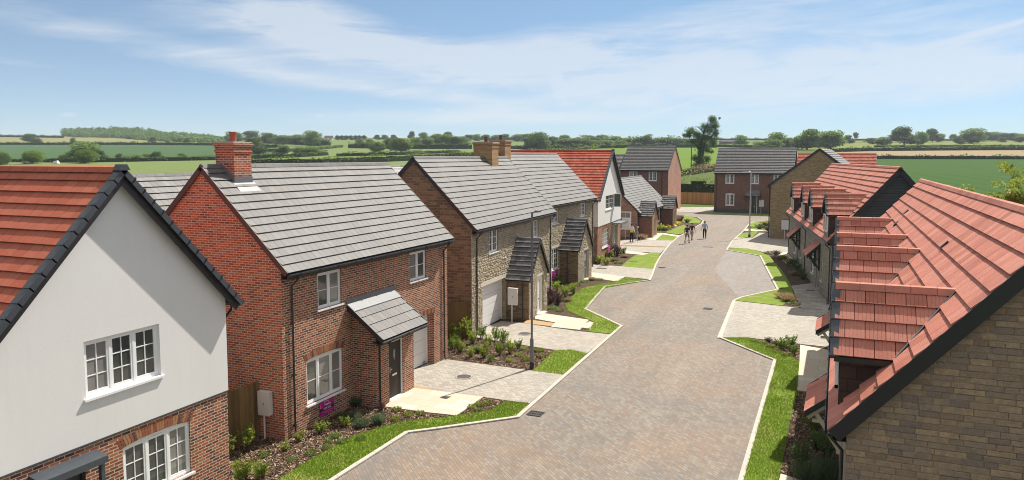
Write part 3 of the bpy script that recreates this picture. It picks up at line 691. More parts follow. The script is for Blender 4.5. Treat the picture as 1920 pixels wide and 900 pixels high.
def meter_box(x, y, z0, rz, label, h=.75, w_=.42, group='meter boxes on posts'):
    mb = MB(); mb.box((-w_/2, -.16, z0), (w_/2, 0, z0+h)); mb.box((-w_/2-.012, -.175, z0-.01), (w_/2+.012, -.155, z0+h+.012))
    mb.box((-w_/2-.02, -.18, z0+h+.01), (w_/2+.02, 0, z0+h+.03))
    root = mb.obj('meter_box', M['box'], None, loc=(x, y, 0), rz=rz)
    p = MB(); p.tube([(-.06, -.08, 0), (-.06, -.08, z0)], .028, 8); p.obj('post', M['white_paint'], root)
    p = MB(); p.box((-.012, -.182, z0+h*.45), (.012, -.176, z0+h*.55)); p.obj('lock', M['black'], root)
    return tag(root, label, 'meter box', group)
def text_mesh(txt, size, m, parent, loc, rot, name='lettering', ext=.002):
    cu = bpy.data.curves.new('tmp_text', 'FONT'); cu.body = txt; cu.size = size; cu.align_x = 'CENTER'; cu.align_y = 'CENTER'; cu.extrude = ext
    ob = bpy.data.objects.new('tmp_text', cu); C.objects.link(ob)
    dg = bpy.context.evaluated_depsgraph_get(); dg.update(); me = bpy.data.meshes.new_from_object(ob.evaluated_get(dg))
    bpy.data.objects.remove(ob); bpy.data.curves.remove(cu); me.materials.clear(); me.materials.append(m)
    o = bpy.data.objects.new(name, me); C.objects.link(o); o.parent = parent; o.location = loc; o.rotation_euler = rot; return o
def sale_board(x, y, z, rz, label, w_=.74, h=.5):
    mb = MB(); mb.box((-w_/2, -.012, 0), (w_/2, 0, h))
    r = mb.obj('sale_board', M['magenta'], None, loc=(x, y, z), rz=rz); tag(r, label, 'sign', 'for sale boards on the house fronts')
    b = MB(); b.box((-w_/2, -.016, h*.30), (w_/2, -.0125, h*.49)); b.obj('dark_band', M['black'], r)
    p = MB(); p.quad((-w_/2, -.0145, h*.5), (-w_/2+.09, -.0145, h*.5), (-w_/2+.05, -.0145, h*.8), (-w_/2, -.0145, h*.86)); p.obj('pink_flash', M['pink'], r, fixn=False)
    text_mesh('FOR SALE', h*.19, M['white'], r, (.0, -.018, h*.395), (pi/2, 0, 0))
    l = MB(); t = .012                                  # open square emblem with a slanting word below it
    for (a, c) in (((-.13, h*.66), (-.13, h*.90)), ((-.13, h*.90), (.05, h*.90)), ((.05, h*.90), (.05, h*.78)), ((-.13, h*.66), (-.09, h*.66))):
        l.bar((a[0], -.016, a[1]), (c[0], -.016, c[1]), .006, t, up=(0, 1, 0))
    l.box((-.09, -.019, h*.62), (.17, -.014, h*.68)); l.obj('emblem', M['white'], r)
    l = MB(); l.box((-w_*.36, -.016, h*.17), (w_*.36, -.0125, h*.205)); l.box((-w_*.2, -.016, h*.07), (w_*.28, -.0125, h*.10)); l.obj('small_print', M['pink'], r)
    return r
# ---------------------------------------------------------------- the houses
def face(loc, rz, u, v, y=0.0):
    """(x, z) in house space where the sight line of pixel (u, v) meets the plane y"""
    a, b, q = ray(u, v); n = (-sin(rz), cos(rz)); d0 = -(loc[0]*n[0]+loc[1]*n[1])
    t = (y-d0)/(a*n[0]+b*n[1]); px, py = a*t-loc[0], b*t-loc[1]
    return px*cos(rz)+py*sin(rz), H_+q*t
def gable_front_house(name, label, loc, rz, L, D, ze, za, zmid, tm, up, low, doorh, canopy, ovs=.35, ovf=.25, cat='house', ptile='tile_red', seed=3):
    root = empty(name, loc, rz, label=label, cat=cat); k = (za-ze)/(L/2+ovs); zw = ze+ovs*k-.06; zp = za-.07
    mb = MB(); panel(mb, L, 0, zmid, [h for h in (low+doorh)], m=0)
    mb.quad((0, 0, 0), (0, 0, zmid), (0, D, zmid), (0, D, 0)); mb.quad((L, 0, 0), (L, D, 0), (L, D, zmid), (L, 0, zmid)); mb.quad((0, D, 0), (0, D, zmid), (L, D, zmid), (L, D, 0))
    mb.obj('brick_wall', M['brick_red'], root, fixn=False)
    e = .022; mb = MB()
    panel(mb, L+2*e, zmid, zw, up, y=-e, x0=-e, m=0, depth=.11)
    mb.poly((-e, -e, zw), (L+e, -e, zw), (L/2, -e, zp))
    for x in (-e, L+e): mb.quad((x, -e, zmid), (x, -e, zw), (x, D, zw), (x, D, zmid))
    mb.poly((-e, D, zmid), (-e, D, zw), (L/2, D, zp), (L+e, D, zw), (L+e, D, zmid))
    mb.quad((-e, -e, zmid), (L+e, -e, zmid), (L+e, .02, zmid), (-e, .02, zmid))
    mb.obj('rendered_wall', M['render'], root, fixn=False)
    b = MB(); b.box((-e, -e-.012, zmid-.03), (L+e, .0-.003, zmid-.002)); b.obj('bell_bead', M['slate_cap'], root)
    sl = hypot(L/2+ovs, za-ze); mb = MB(); kw = dict(gauge=.36, tw=.33, t=.030)
    tiles(mb, (-ovs, -ovf, ze), (0, 1, 0), (L/2+ovs, 0, za-ze), D+2*ovf, sl, seed=seed, **kw)
    tiles(mb, (L+ovs, -ovf, ze), (0, 1, 0), (-(L/2+ovs), 0, za-ze), D+2*ovf, sl, seed=seed+1, **kw)
    r = mb.obj('roof', [M[tm], M['under']], root, fixn=False)
    rb = MB(); ridge_caps(rb, (L/2, -ovf+.14, za+.045), (L/2, D+ovf-.1, za+.045), .14, .09, seg=.42); rb.obj('ridge_tiles', M[tm], r)
    v = MB()
    for y, s in ((-ovf, -1), (D+ovf, 1)):
        for xa in (-ovs, L+ovs): v = MB(); verge_caps(v, (xa, y, ze+.02), (L/2, y, za+.03), (0, s, 0), wid=.18, h=.13, seg=.36); v.obj('verge', M['slate_cap'], r)
        v = MB(); v.prism([(L/2-.13, y-.09*1, za+.0), (L/2-.05, y-.09, za+.13), (L/2+.05, y-.09, za+.13), (L/2+.13, y-.09, za+.0)], (0, .24, 0)); v.obj('apex_cap', M['slate_cap'], r)
    for y in (-ovf+.03, D+ovf-.05):
        for xa in (-ovs, L+ovs):
            v = MB()
            a, b_ = Vector((xa, y, ze)), Vector((L/2, y, za)); d = (b_-a).normalized(); n = Vector((-d.z, 0, d.x)); n = n if n.z > 0 else -n
            v.hexa([a-n*.22, a+Vector((0, .03, 0))-n*.22, b_+Vector((0, .03, 0))-n*.22, b_-n*.22, a-n*.052, a+Vector((0, .03, 0))-n*.052, b_+Vector((0, .03, 0))-n*.052, b_-n*.052])
            v.hexa([a-n*.07+Vector((0, .03, 0)), a-n*.07+Vector((0, ovf-.05, 0)), b_-n*.07+Vector((0, ovf-.05, 0)), b_-n*.07+Vector((0, .03, 0))]+[p-n*-.016 for p in (a-n*.07+Vector((0, .03, 0)), a-n*.07+Vector((0, ovf-.05, 0)), b_-n*.07+Vector((0, ovf-.05, 0)), b_-n*.07+Vector((0, .03, 0)))])
            v.obj('bargeboard', M['dark_trim'], root)
    for x, s in ((-ovs-.05, -1), (L+ovs+.05, 1)):
        g = MB(); n = 6; pr = [(x+.058*cos(pi+pi*i/n), ze-.05+.058*sin(pi+pi*i/n)) for i in range(n+1)]+[(x+.05*cos(2*pi-pi*i/n), ze-.046+.05*sin(2*pi-pi*i/n)) for i in range(n+1)]
        g.prism([(a, -.1, b_) for a, b_ in pr], (0, D+.2, 0)); g.obj('gutter', M['dark_trim'], root)
    g = MB(); g.tube([(L+ovs+.02, .12, ze-.09), (L+ovs+.02, .12, ze-.2), (L+.07, .12, ze-.42), (L+.07, .12, .1)], .034, 10); g.obj('downpipe', M['dark_trim'], root)
    return root
# --- house in the left foreground, white gable over brick
A = gable_front_house('gabled_house', 'white rendered gable over red brick, terracotta roof, nearest house at the left edge', (-14.41, 8.58, 0), pi/2, 6.08, 9.0, 4.87, 8.378, 2.62, 'tile_red',
    up=[(2.10, 4.02, 3.58, 4.80)], low=[(2.93, 4.83, .92, 2.27)], doorh=[(1.05, 2.02, 0, 2.12)], canopy=None)
window(A, 2.10, 4.02, 3.58, 4.80, y=-.022, lights=3, cols=2, rows=3, recess=.085)
window(A, 2.93, 4.83, .92, 2.27, lights=3, cols=2, rows=3, arch=.09, recess=.06)
arch_bricks(A, 2.87, 4.89, 2.28, .09, .22)
door(A, 1.05, 2.02, .02, 2.12, m='door_black', mframe='dark_trim', recess=.05)
mb = MB(); mb.box((.82, -.34, 2.25), (2.27, .0, 2.30)); mb.box((.80, -.36, 2.20), (2.29, -.33, 2.33)); mb.hexa([(.80, -.36, 2.33), (2.29, -.36, 2.33), (2.29, 0, 2.33), (.80, 0, 2.33), (.80, -.36, 2.345), (2.29, -.36, 2.345), (2.29, 0, 2.42), (.80, 0, 2.42)])
for x in (.86, 2.16): mb.box((x, -.30, 0), (x+.09, -.21, 2.25))
mb.obj('door_canopy', M['slate_cap'], A)
# --- distant twin of it, half way down the street
Ez = 59.0; Er = -17.73
El = (Er, 58.6, 0); Erz = pi/2+.06
e_up = [face(El, Erz, 1135, 394), face(El, Erz, 1151, 361)]; e_lo = [face(El, Erz, 1129, 466), face(El, Erz, 1142, 426)]; e_dr = [face(El, Erz, 1148, 470), face(El, Erz, 1158, 419)]
E_ = gable_front_house('gabled_house', 'white rendered gable over brick with bright red roof, just beyond the two stone houses', El, Erz, 9.0, 9.6, 5.15, 9.2, 3.0, 'tile_bright',
    up=[(e_up[0][0], e_up[1][0], e_up[0][1], e_up[1][1])], low=[(e_lo[0][0], e_lo[1][0], e_lo[0][1], e_lo[1][1])], doorh=[(e_dr[0][0], e_dr[1][0], 0, 2.65)], canopy=None, seed=11)
window(E_, e_up[0][0], e_up[1][0], e_up[0][1], e_up[1][1], y=-.022, lights=2, cols=2, rows=3, recess=.08)
window(E_, e_lo[0][0], e_lo[1][0], e_lo[0][1], e_lo[1][1], lights=3, cols=2, rows=4)
arch_bricks(E_, e_lo[0][0]-.06, e_lo[1][0]+.06, e_lo[1][1]+.01, .1, .25)
door(E_, e_dr[0][0], e_dr[1][0], .02, 2.65, m='door_black', glaze='long')
mb = MB(); mb.box((e_dr[0][0]-.35, -.85, 2.82), (e_dr[1][0]+.35, 0, 2.9)); mb.box((e_dr[0][0]-.37, -.87, 2.74), (e_dr[1][0]+.37, -.83, 2.94)); mb.obj('door_canopy', M['lead'], E_)
mb = MB(); xa, za_, zb_ = e_up[1][0]-.05, e_up[0][1]+.1, e_up[1][1]-.1
for (p, q) in (((xa, -.04, za_), (xa+.1, -.62, za_)), ((xa, -.04, zb_), (xa+.1, -.62, zb_)), ((xa, -.05, za_), (xa, -.05, zb_)), ((xa+.1, -.62, za_), (xa+.1, -.62, zb_))): mb.bar(p, q, .05, .06)
oc = mb.obj('open_casement', M['white'], E_); mb = MB(); mb.quad((xa, -.05, za_), (xa+.1, -.62, za_), (xa+.1, -.62, zb_), (xa, -.05, zb_)); mb.obj('pane', M['glass'], oc, fixn=False)

# --- red brick house
Bl = (-15.235, 17.79, 0); LB, WB, hB, zB = 10.47, 5.94, 5.19, 8.36
B = empty('brick_house', Bl, pi/2, label='red brick house with grey tiled roof and a red chimney, right of the white gable', cat='house')
mb = MB()
gw = (6.9, 9.32, 0, 2.24, .42)
gable_walls(mb, LB, WB, hB, zB, m=0, mside=1, holes=[(1.73, 3.0, 3.75, 4.93), (7.42, 8.70, 3.78, 4.94), (1.08, 3.0, .78, 2.28), gw])
mb.obj('wall', [M['brick_red'], M['brick_gable']], B, fixn=False)
roof_x(B, LB, WB, hB, zB, 'tile_grey', seed=21, verge='brown_trim')
window(B, 1.73, 3.0, 3.75, 4.93, lights=2, rows=2, blinds=(1,)); window(B, 7.42, 8.70, 3.78, 4.94, lights=2, rows=2, blinds=(0,))
window(B, 1.08, 3.0, .78, 2.28, lights=3, rows=2, arch=.08, widths=[.32, .38, .30], blinds=(2,)); arch_bricks(B, 1.02, 3.06, 2.30, .09, .22)
garage_door(B, 6.9, 9.32, .03, 2.2, .36); arch_bricks(B, 6.84, 9.38, 2.245, .02, .22, flat=True, name='soldier_course')
downpipe(B, .42, -.34, hB-.04); downpipe(B, LB-.38, -.34, hB-.04)
ch = chimney(B, .75, 1.52, 2.38, 3.14, 7.4, 9.15, 'brick_gable')
zr_ = lambda y: hB+(zB-hB)/(WB/2+.3)*(y+.3)
fl = MB(); y0_, y1_ = 2.08, 2.38
fl.hexa([(.68, y0_, zr_(y0_)+.055), (1.62, y0_, zr_(y0_)+.055), (1.62, y1_, zr_(y1_)+.055), (.68, y1_, zr_(y1_)+.055)]+[(.68, y0_, zr_(y0_)+.07), (1.62, y0_, zr_(y0_)+.07), (1.62, y1_, zr_(y1_)+.07), (.68, y1_, zr_(y1_)+.07)])
fl.box((.73, 2.36, zr_(y1_)), (1.54, 2.379, zr_(y1_)+.24))
for xx in (.735, 1.522): fl.hexa([(xx, y1_, zr_(y1_)), (xx+.012, y1_, zr_(y1_)), (xx+.012, WB/2, zB-.02), (xx, WB/2, zB-.02), (xx, y1_, zr_(y1_)+.22), (xx+.012, y1_, zr_(y1_)+.22), (xx+.012, WB/2, zB+.16), (xx, WB/2, zB+.16)])
fl.obj('flashing', M['lead'], ch)
# lean-to porch
px0, px1, pd = 3.62, 6.12, .92
mb = MB(); panel(mb, px1-px0, 0, 2.62, [(4.42, 5.38, 0, 2.16)], y=-pd, x0=px0)
k = (3.62-2.5)/1.5
for x in (px0, px1): mb.poly((x, -pd, 0), (x, 0, 0), (x, 0, 3.5), (x, -pd, 2.75))
mb.quad((px0, -pd, 2.62), (px1, -pd, 2.62), (px1, -pd, 2.75), (px0, -pd, 2.75))
p = mb.obj('porch', M['brick_red'], B, fixn=False)
mb = MB(); tiles(mb, (3.30, -1.42, 2.52), (1, 0, 0), (0, 1.42, 1.08), 2.98, hypot(1.42, 1.08)-.28, .34, .30, .022, seed=8)
a = Vector((3.30, -1.42, 2.52)); b_ = Vector((3.30, 0, 3.60))
for x in (3.27, 6.28): mb.hexa([(x, -1.42, 2.38), (x+.03, -1.42, 2.38), (x+.03, 0, 3.46), (x, 0, 3.46), (x, -1.42, 2.585), (x+.03, -1.42, 2.585), (x+.03, 0, 3.66), (x, 0, 3.66)], 2)
mb.box((3.30, -1.40, 2.36), (6.28, -1.37, 2.5), 2); mb.box((3.30, -1.37, 2.36), (6.28, -pd, 2.38), 2)
mb.obj('porch_roof', [M['tile_grey'], M['under'], M['dark_trim']], p, fixn=False)
mb = MB(); mb.hexa([(3.30, -.30, 3.40), (6.28, -.30, 3.40), (6.28, -.01, 3.62), (3.30, -.01, 3.62), (3.30, -.30, 3.44), (6.28, -.30, 3.44), (6.28, -.01, 3.66), (3.30, -.01, 3.66)]); mb.box((3.27, -.018, 3.58), (6.31, -.003, 3.84)); mb.obj('flashing', M['lead'], p)
gutter(p, 3.30, 6.30, -1.47, 2.50)
mb = MB(); mb.tube([(3.78, -1.44, 2.44), (3.78, -1.40, 2.34), (3.78, -pd-.05, 2.22), (3.78, -pd-.05, .1)], .034, 10); mb.obj('downpipe', M['dark_trim'], p)
door(B, 4.42, 5.38, .04, 2.16, y=-pd, m='door_dark', glaze='oval', handle_left=True)
mb = MB(); mb.box((4.38, -pd-.16, 0), (5.42, -pd+.06, .05)); mb.obj('doorstep', M['cream'], B)

# --- the two attached stone houses
Cl = (-15.88, 31.89, 0); Crz = pi/2+.045; LC, WC, hC, zC = 12.5, 6.09, 5.2, 8.62
Cc = empty('stone_house', Cl, Crz, label='stone house with white garage door and gabled porch, nearer of the attached pair', cat='house')
mb = MB(); gable_walls(mb, LC, WC, hC, zC, m=0, mside=1, holes=[(2.15, 3.42, 3.82, 5.02), (8.7, 9.9, 3.85, 4.98), (1.35, 4.4, 0, 2.28, .25)])
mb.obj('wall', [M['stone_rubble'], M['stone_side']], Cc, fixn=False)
roof_x(Cc, LC, WC, hC, zC, 'tile_grey', seed=31, verge='dark_trim')
window(Cc, 2.15, 3.42, 3.82, 5.02, lights=2, cols=2, rows=3); window(Cc, 8.7, 9.9, 3.85, 4.98, lights=2, cols=2, rows=3)
garage_door(Cc, 1.35, 4.4, .03, 2.25, .2)
mb = MB(); mb.box((1.1, -.03, 2.28), (4.9, .06, 2.50)); mb.obj('lintel', M['cream'], Cc)
stone_face(Cc, 0, LC, 0, hC+.2, -.001, [(2.13, 3.44, 3.76, 5.04), (8.68, 9.92, 3.79, 5.0), (1.1, 4.9, 2.26, 2.52), (1.33, 4.42, 0, 2.3), (4.6, 7.7, 0, 2.3)], seed=3)
downpipe(Cc, .55, -.34, hC-.04); downpipe(Cc, LC-.35, -.34, hC-.04)
gable_porch(Cc, 6.15, 3.1, 1.28, 2.35, radians(50), dx=.35, doorm='door_white', glaze='long')
mb = MB(); mb.tube([(4.45, -.95, 2.1), (4.52, -.95, 1.95), (4.55, -.95, .1)], .032, 8); mb.obj('downpipe', M['dark_trim'], Cc)
chimney(Cc, 8.75, 9.75, WC/2-.55, WC/2+.65, 7.7, 9.55, 'brick_buff', potm='pot_dark')
Dl = (-17.45, 44.45, 0); LD, WD, hD, zD = 12.4, 6.2, 5.45, 8.88; Drz = pi/2+.01
D_ = empty('stone_house', Dl, Drz, label='stone house without a garage, set back, farther of the attached pair', cat='house')
d1 = [face(Dl, Drz, 1034, 421), face(Dl, Drz, 1047, 388)]; d2 = [face(Dl, Drz, 1087, 406), face(Dl, Drz, 1098, 379)]; d3 = [face(Dl, Drz, 1031, 509), face(Dl, Drz, 1048, 462)]
hs = [(a[0], b_[0], a[1], b_[1]) for a, b_ in (d1, d2, d3)]
mb = MB(); gable_walls(mb, LD, WD, hD, zD, m=0, mside=1, holes=hs)
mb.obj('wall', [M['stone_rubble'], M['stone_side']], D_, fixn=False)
stone_face(D_, 0, LD, 0, hD+.2, -.001, [(h[0]-.03, h[1]+.03, h[2]-.06, h[3]+(.22 if h[3] < 4 else .02)) for h in hs], seed=4)
roof_x(D_, LD, WD, hD, zD, 'tile_grey', seed=41, verge='dark_trim')
for h in hs[:2]: window(D_, *h, lights=2, cols=2, rows=3)
window(D_, *hs[2], lights=2, cols=2, rows=4)
mb = MB(); mb.box((hs[2][0]-.1, -.02, hs[2][3]), (hs[2][1]+.1, .05, hs[2][3]+.2)); mb.obj('lintel', M['cream'], D_)
downpipe(D_, .25, -.34, hD-.04); downpipe(D_, LD-.3, -.34, hD-.04)
pc = face(Dl, Drz, 1096, 415, -1.35)
gable_porch(D_, pc[0]+.15, 3.2, 1.35, 2.45, radians(49), dx=.3, doorm='door_green', glaze='none')
mb = MB(); mb.tube([(pc[0]-1.6, -.6, 2.3), (pc[0]-1.52, -.6, 2.1), (pc[0]-1.52, -.6, .1)], .032, 8); mb.obj('downpipe', M['dark_trim'], D_)
chimney(D_, 1.0, 2.0, WD/2-.45, WD/2+.6, 7.9, 9.78, 'brick_buff', potm='pot_dark')

# --- bungalow with two gablet porches
Fl = (-19.6, 79.3, 0); Frz = pi/2+.03; LF, WF, hF, zF = 17.2, 6.6, 2.65, 6.2
Fb = empty('bungalow', Fl, Frz, label='low brick bungalow with two dark gabled porches behind the person in the yellow vest', cat='bungalow')
f1 = [face(Fl, Frz, 1197, 443), face(Fl, Frz, 1207, 402)]; f2 = [face(Fl, Frz, 1234, 414), face(Fl, Frz, 1241, 392)]
hs = [(max(.3, f1[0][0]), f1[1][0], .6, 2.45), (f2[0][0], f2[1][0], .8, 2.35)]
mb = MB(); gable_walls(mb, LF, WF, hF, zF, m=0, mside=0, holes=hs)
mb.obj('wall', [M['brick_red']], Fb, fixn=False); roof_x(Fb, LF, WF, hF, zF, 'tile_grey', seed=51, verge='dark_trim')
for h in hs: window(Fb, *h, lights=2, cols=1, rows=2)
window(Fb, 0, 1.3, 0, 1.9, lights=1, cols=2, rows=3, loc=(0, 1.95, .9), rz=-pi/2, recess=-.04)
for uu, vv, lab in ((1227, 370, 0), (1265, 362, 1)):
    pc = face(Fl, Frz, uu, vv, -1.5)
    o = gable_porch(Fb, pc[0]+.35, 2.8, 1.5, 2.45, radians(44), wallm='brick_red', side='brick_dark', doorm='door_black', lintel=False, glaze='long')
    mb = MB(); mb.box((pc[0]-1.25, -1.66, 0), (pc[0]-1.11, -1.52, 2.5)); mb.obj('timber_post', M['orange_timber'], o)
downpipe(Fb, .3, -.34, hF-.04)

# --- houses facing us at the end of the street
def front_house(name, label, loc, rz, L, W_, he, zr, wallm, tm, wins, side=None, seed=61, verge='dark_trim', cols=2, rows=3, doorpx=None, arch_low=False, plinth=False):
    root = empty(name, loc, rz, label=label, cat='house'); mb = MB(); hs = []
    for (u0, v0, u1, v1) in wins:
        a = face(loc, rz, u0, v1); b_ = face(loc, rz, u1, v0); hs.append((a[0], b_[0], a[1], b_[1]))
    dh = None
    if doorpx: a = face(loc, rz, doorpx[0], doorpx[3]); b_ = face(loc, rz, doorpx[2], doorpx[1]); dh = (a[0], b_[0], 0, b_[1])
    gable_walls(mb, L, W_, he, zr, m=0, mside=1, holes=hs+([dh] if dh else []))
    mb.obj('wall', [M[wallm], M[side or wallm]], root, fixn=False)
    roof_x(root, L, W_, he, zr, tm, seed=seed, verge=verge, t=.05, gauge=.36, tw=.33)
    for h in hs: window(root, *h, lights=2, cols=cols, rows=rows, arch=.12 if arch_low and h[2] < 2 else 0, fr=.08, sash=.06)
    if dh: door(root, dh[0], dh[1], .02, dh[3], m='door_black', glaze='long', frame=.1)
    return root, hs, dh
Gl = (-17.7, 121.0, 0)
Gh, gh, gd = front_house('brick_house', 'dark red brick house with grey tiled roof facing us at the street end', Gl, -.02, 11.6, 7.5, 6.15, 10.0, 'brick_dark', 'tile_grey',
    [(1360, 326, 1377, 344), (1407, 327, 1423, 344.5), (1450, 327, 1466, 345), (1360, 362.5, 1377, 385)], doorpx=(1407, 366, 1420, 396), arch_low=True)
mb = MB(); x0 = gd[0]-.8; tiles(mb, (x0, -1.1, 2.75), (1, 0, 0), (0, 1.1, .85), gd[1]-gd[0]+1.3, 1.3, .3, .3, .03, seed=9)
for x in (x0, gd[1]+.45): mb.box((x, -1.0, 2.5), (x+.08, 0, 2.72), 1); mb.bar((x+.04, -.9, 2.55), (x+.04, -.02, 1.9), .06, .06, 1)
mb.obj('door_canopy', [M['tile_dark'], M['dark_trim']], Gh, fixn=False)
mb = MB(); mb.box((-.03, -.03, 0), (gd[0], -.004, .62)); mb.box((gd[1], -.03, 0), (11.63, -.004, .62)); mb.obj('plinth', M['slate_cap'], Gh)
mb = MB(); mb.tube([(.3, -.1, 5.9), (.3, -.1, .1)], .05, 8); mb.obj('downpipe', M['dark_trim'], Gh)
Hl = (-32.5, 119.8, 0)
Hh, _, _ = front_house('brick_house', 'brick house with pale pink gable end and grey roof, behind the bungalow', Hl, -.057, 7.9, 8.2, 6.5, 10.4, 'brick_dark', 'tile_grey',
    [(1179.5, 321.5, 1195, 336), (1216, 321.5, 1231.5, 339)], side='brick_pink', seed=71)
mb = MB(); mb.tube([(6.9, -.1, 6.2), (6.9, -.1, .1)], .05, 8); mb.obj('downpipe', M['dark_trim'], Hh)
Kh, _, _ = front_house('brick_house', 'low dark striped roof showing between the red-roofed gable and the pink gable end', (-45.5, 122.5, 0), -.057, 12, 7, 6.2, 9.1, 'brick_dark', 'tile_dark', [], seed=81)
Nh, _, _ = front_house('brick_house', 'house with a long red tiled roof beyond the plain stone gable, its walls hidden', (-5.7, 121.0, 0), 0, 10.8, 7.5, 6.2, 9.2, 'brick_red', 'tile_bright', [], seed=91)
Jh = empty('brick_house', (-22.1, 13.0, 0), pi/2, label='grey tiled roof glimpsed between the white gable and the red brick gable end', cat='house')
mb = MB(); gable_walls(mb, 14, 6, 4.9, 7.93, m=0); mb.obj('wall', M['brick_red'], Jh, fixn=False); roof_x(Jh, 14, 6, 4.9, 7.93, 'tile_shaded', seed=95)
Jk = empty('brick_house', (-26.5, 38.0, 0), pi/2, label='sliver of grey roof between the red brick house and the first stone house', cat='house')
mb = MB(); gable_walls(mb, 14, 6, 4.9, 8.0, m=0); mb.obj('wall', M['brick_red'], Jk, fixn=False); roof_x(Jk, 14, 6, 4.9, 8.0, 'tile_dark', seed=96)

# --- stone house whose plain gable faces us, right side of the street
Xl = (-6.47, 84.2, 0); Xrz = -.09; LX, DX, eX, aX = 9.4, 11, 5.65, 9.5
X_ = empty('stone_house', Xl, Xrz, label='buff stone house with a plain windowless gable end facing us, beyond the dormered terraces', cat='house')
k = (aX-eX)/(LX/2+.3); zw = eX+.3*k-.06
mb = MB(); mb.poly((0, 0, 0), (LX, 0, 0), (LX, 0, zw), (LX/2, 0, aX-.07), (0, 0, zw)); mb.quad((0, 0, 0), (0, 0, zw), (0, DX, zw), (0, DX, 0)); mb.quad((LX, 0, 0), (LX, DX, 0), (LX, DX, zw), (LX, 0, zw)); mb.poly((0, DX, 0), (0, DX, zw), (LX/2, DX, aX-.07), (LX, DX, zw), (LX, DX, 0))
mb.obj('wall', M['stone_buff'], X_, fixn=False)
mb = MB(); sl = hypot(LX/2+.3, aX-eX)
tiles(mb, (-.3, -.06, eX), (0, 1, 0), (LX/2+.3, 0, aX-eX), DX+.12, sl, seed=97); tiles(mb, (LX+.3, -.06, eX), (0, 1, 0), (-(LX/2+.3), 0, aX-eX), DX+.12, sl, seed=98)
r = mb.obj('roof', [M['tile_grey'], M['under']], X_, fixn=False)
mb = MB()
for xa in (-.3, LX+.3):
    a, b_ = Vector((xa, -.1, eX)), Vector((LX/2, -.1, aX)); d = (b_-a).normalized(); n = Vector((-d.z, 0, d.x)); n = n if n.z > 0 else -n
    mb.hexa([a-n*.17, a+Vector((0, .04, 0))-n*.17, b_+Vector((0, .04, 0))-n*.17, b_-n*.17, a+n*.07, a+Vector((0, .04, 0))+n*.07, b_+Vector((0, .04, 0))+n*.07, b_+n*.07])
mb.box((-.34, -.1, eX-.3), (-.02, .1, eX-.02))
mb.obj('verge', M['dark_trim'], r)
mb = MB(); mb.tube([(-.12, .15, eX-.3), (-.12, .15, .1)], .06, 8); mb.obj('downpipe', M['dark_trim'], X_)
mb = MB(); mb.box((-.45, -.05, eX-.16), (-.3, DX, eX-.04)); mb.obj('gutter', M['dark_trim'], X_)

# --- dormered terraces on the right
def dormer(root, xc, zr, he, k, ov, yf, hw=1.05, pitch=radians(48), tm='tile_red', gauge=.385, tw=.35, seed=1, grooves=0, zb=3.9, cheek='cheek'):
    drop = hw*tan(pitch); ze = zr-drop; yr = (zr-he)/k-ov; ye = (ze-he)/k-ov
    root_d = MB(); c = hw-.17
    # cheeks follow the main slope
    for s in (-1, 1):
        x = xc+s*c; root_d.poly((x, yf+.12, zb), (x, yf+.12, ze+.12), (x, ye+.3, ze+.12), (x, (zb-he)/k-ov+.1, zb), m=0)
    root_d.quad((xc-c, yf+.12, zb), (xc+c, yf+.12, zb), (xc+c, yf+.12, ze+.1), (xc-c, yf+.12, ze+.1), m=1)
    root_d.poly((xc-c, yf+.12, ze+.1), (xc+c, yf+.12, ze+.1), (xc, yf+.12, zr-.1), m=1)
    o = root_d.obj('dormer', [M[cheek], M['dark_trim']], root, fixn=False)
    rf = MB(); sl = hypot(hw, drop)
    for s in (-1, 1):
        # length of each side is cut where it meets the main slope
        def skip(a, y, s=s): 
            z = ze+drop*(y/sl); return a > (z-he)/k-ov-yf+.45
        tiles(rf, (xc+s*hw, yf, ze), (0, 1, 0), (-s*hw, 0, drop), yr-yf+.25, sl, gauge, tw, .030, seed=seed+s+2, skip=skip, grooves=grooves, under=False, bond=.45)
        n = Vector((s*drop, 0, hw)).normalized()*.03
        P = [Vector((xc+s*hw, yf+.02, ze)), Vector((xc+s*hw, ye+.1, ze)), Vector((xc, yr+.1, zr)), Vector((xc, yf+.02, zr))]
        rf.hexa([p-n*1.6 for p in P]+[p-n*.05 for p in P], 1)
        rf.box((xc+s*hw-.05, yf+.02, ze-.10), (xc+s*hw+.02, ye+.0, ze-.0), 2)
    d_ = rf.obj('dormer_roof', [M[tm], M['under'], M['dark_trim']], o, fixn=False)
    rb = MB(); ridge_caps(rb, (xc, yf, zr+.05), (xc, yr+.12, zr+.05), .11, .10, seg=.46, h=.045); rb.obj('ridge_tiles', M[tm], o)
    lv = MB()
    for s in (-1, 1): lv.bar((xc+s*(hw+.03), ye-.02, ze+.075), (xc+s*.02, yr, zr+.075), .10, .012, up=(0, -k, 1))
    lv.obj('valley_flashing', M['lead'], o)
    v = MB()
    for s in (-1, 1): verge_caps(v, (xc+s*hw, yf-.01, ze), (xc, yf-.01, zr+.01), (0, -1, 0), wid=.15, h=.12, seg=gauge*.98)
    v.obj('verge', M['slate_cap'], o)
    w_ = MB(); a, b_ = xc-c+.07, xc+c-.07; z0, z1 = zb+.35, ze-.02; yy = yf+.05
    for (p0, p1, q0, q1) in ((a, a+.07, z0, z1), (b_-.07, b_, z0, z1), (a, b_, z0, z0+.07), (a, b_, z1-.07, z1), ((a+b_)/2-.035, (a+b_)/2+.035, z0, z1)): w_.box((p0, yy, q0), (p1, yy+.06, q1))
    wo_ = w_.obj('window', M['white'], o)
    g = MB(); g.quad((a+.03, yy+.035, z0+.03), (b_-.03, yy+.035, z0+.03), (b_-.03, yy+.035, z1-.03), (a+.03, yy+.035, z1-.03)); g.obj('pane', M['glass'], wo_, fixn=False); wo_.parent = root; 
    return o
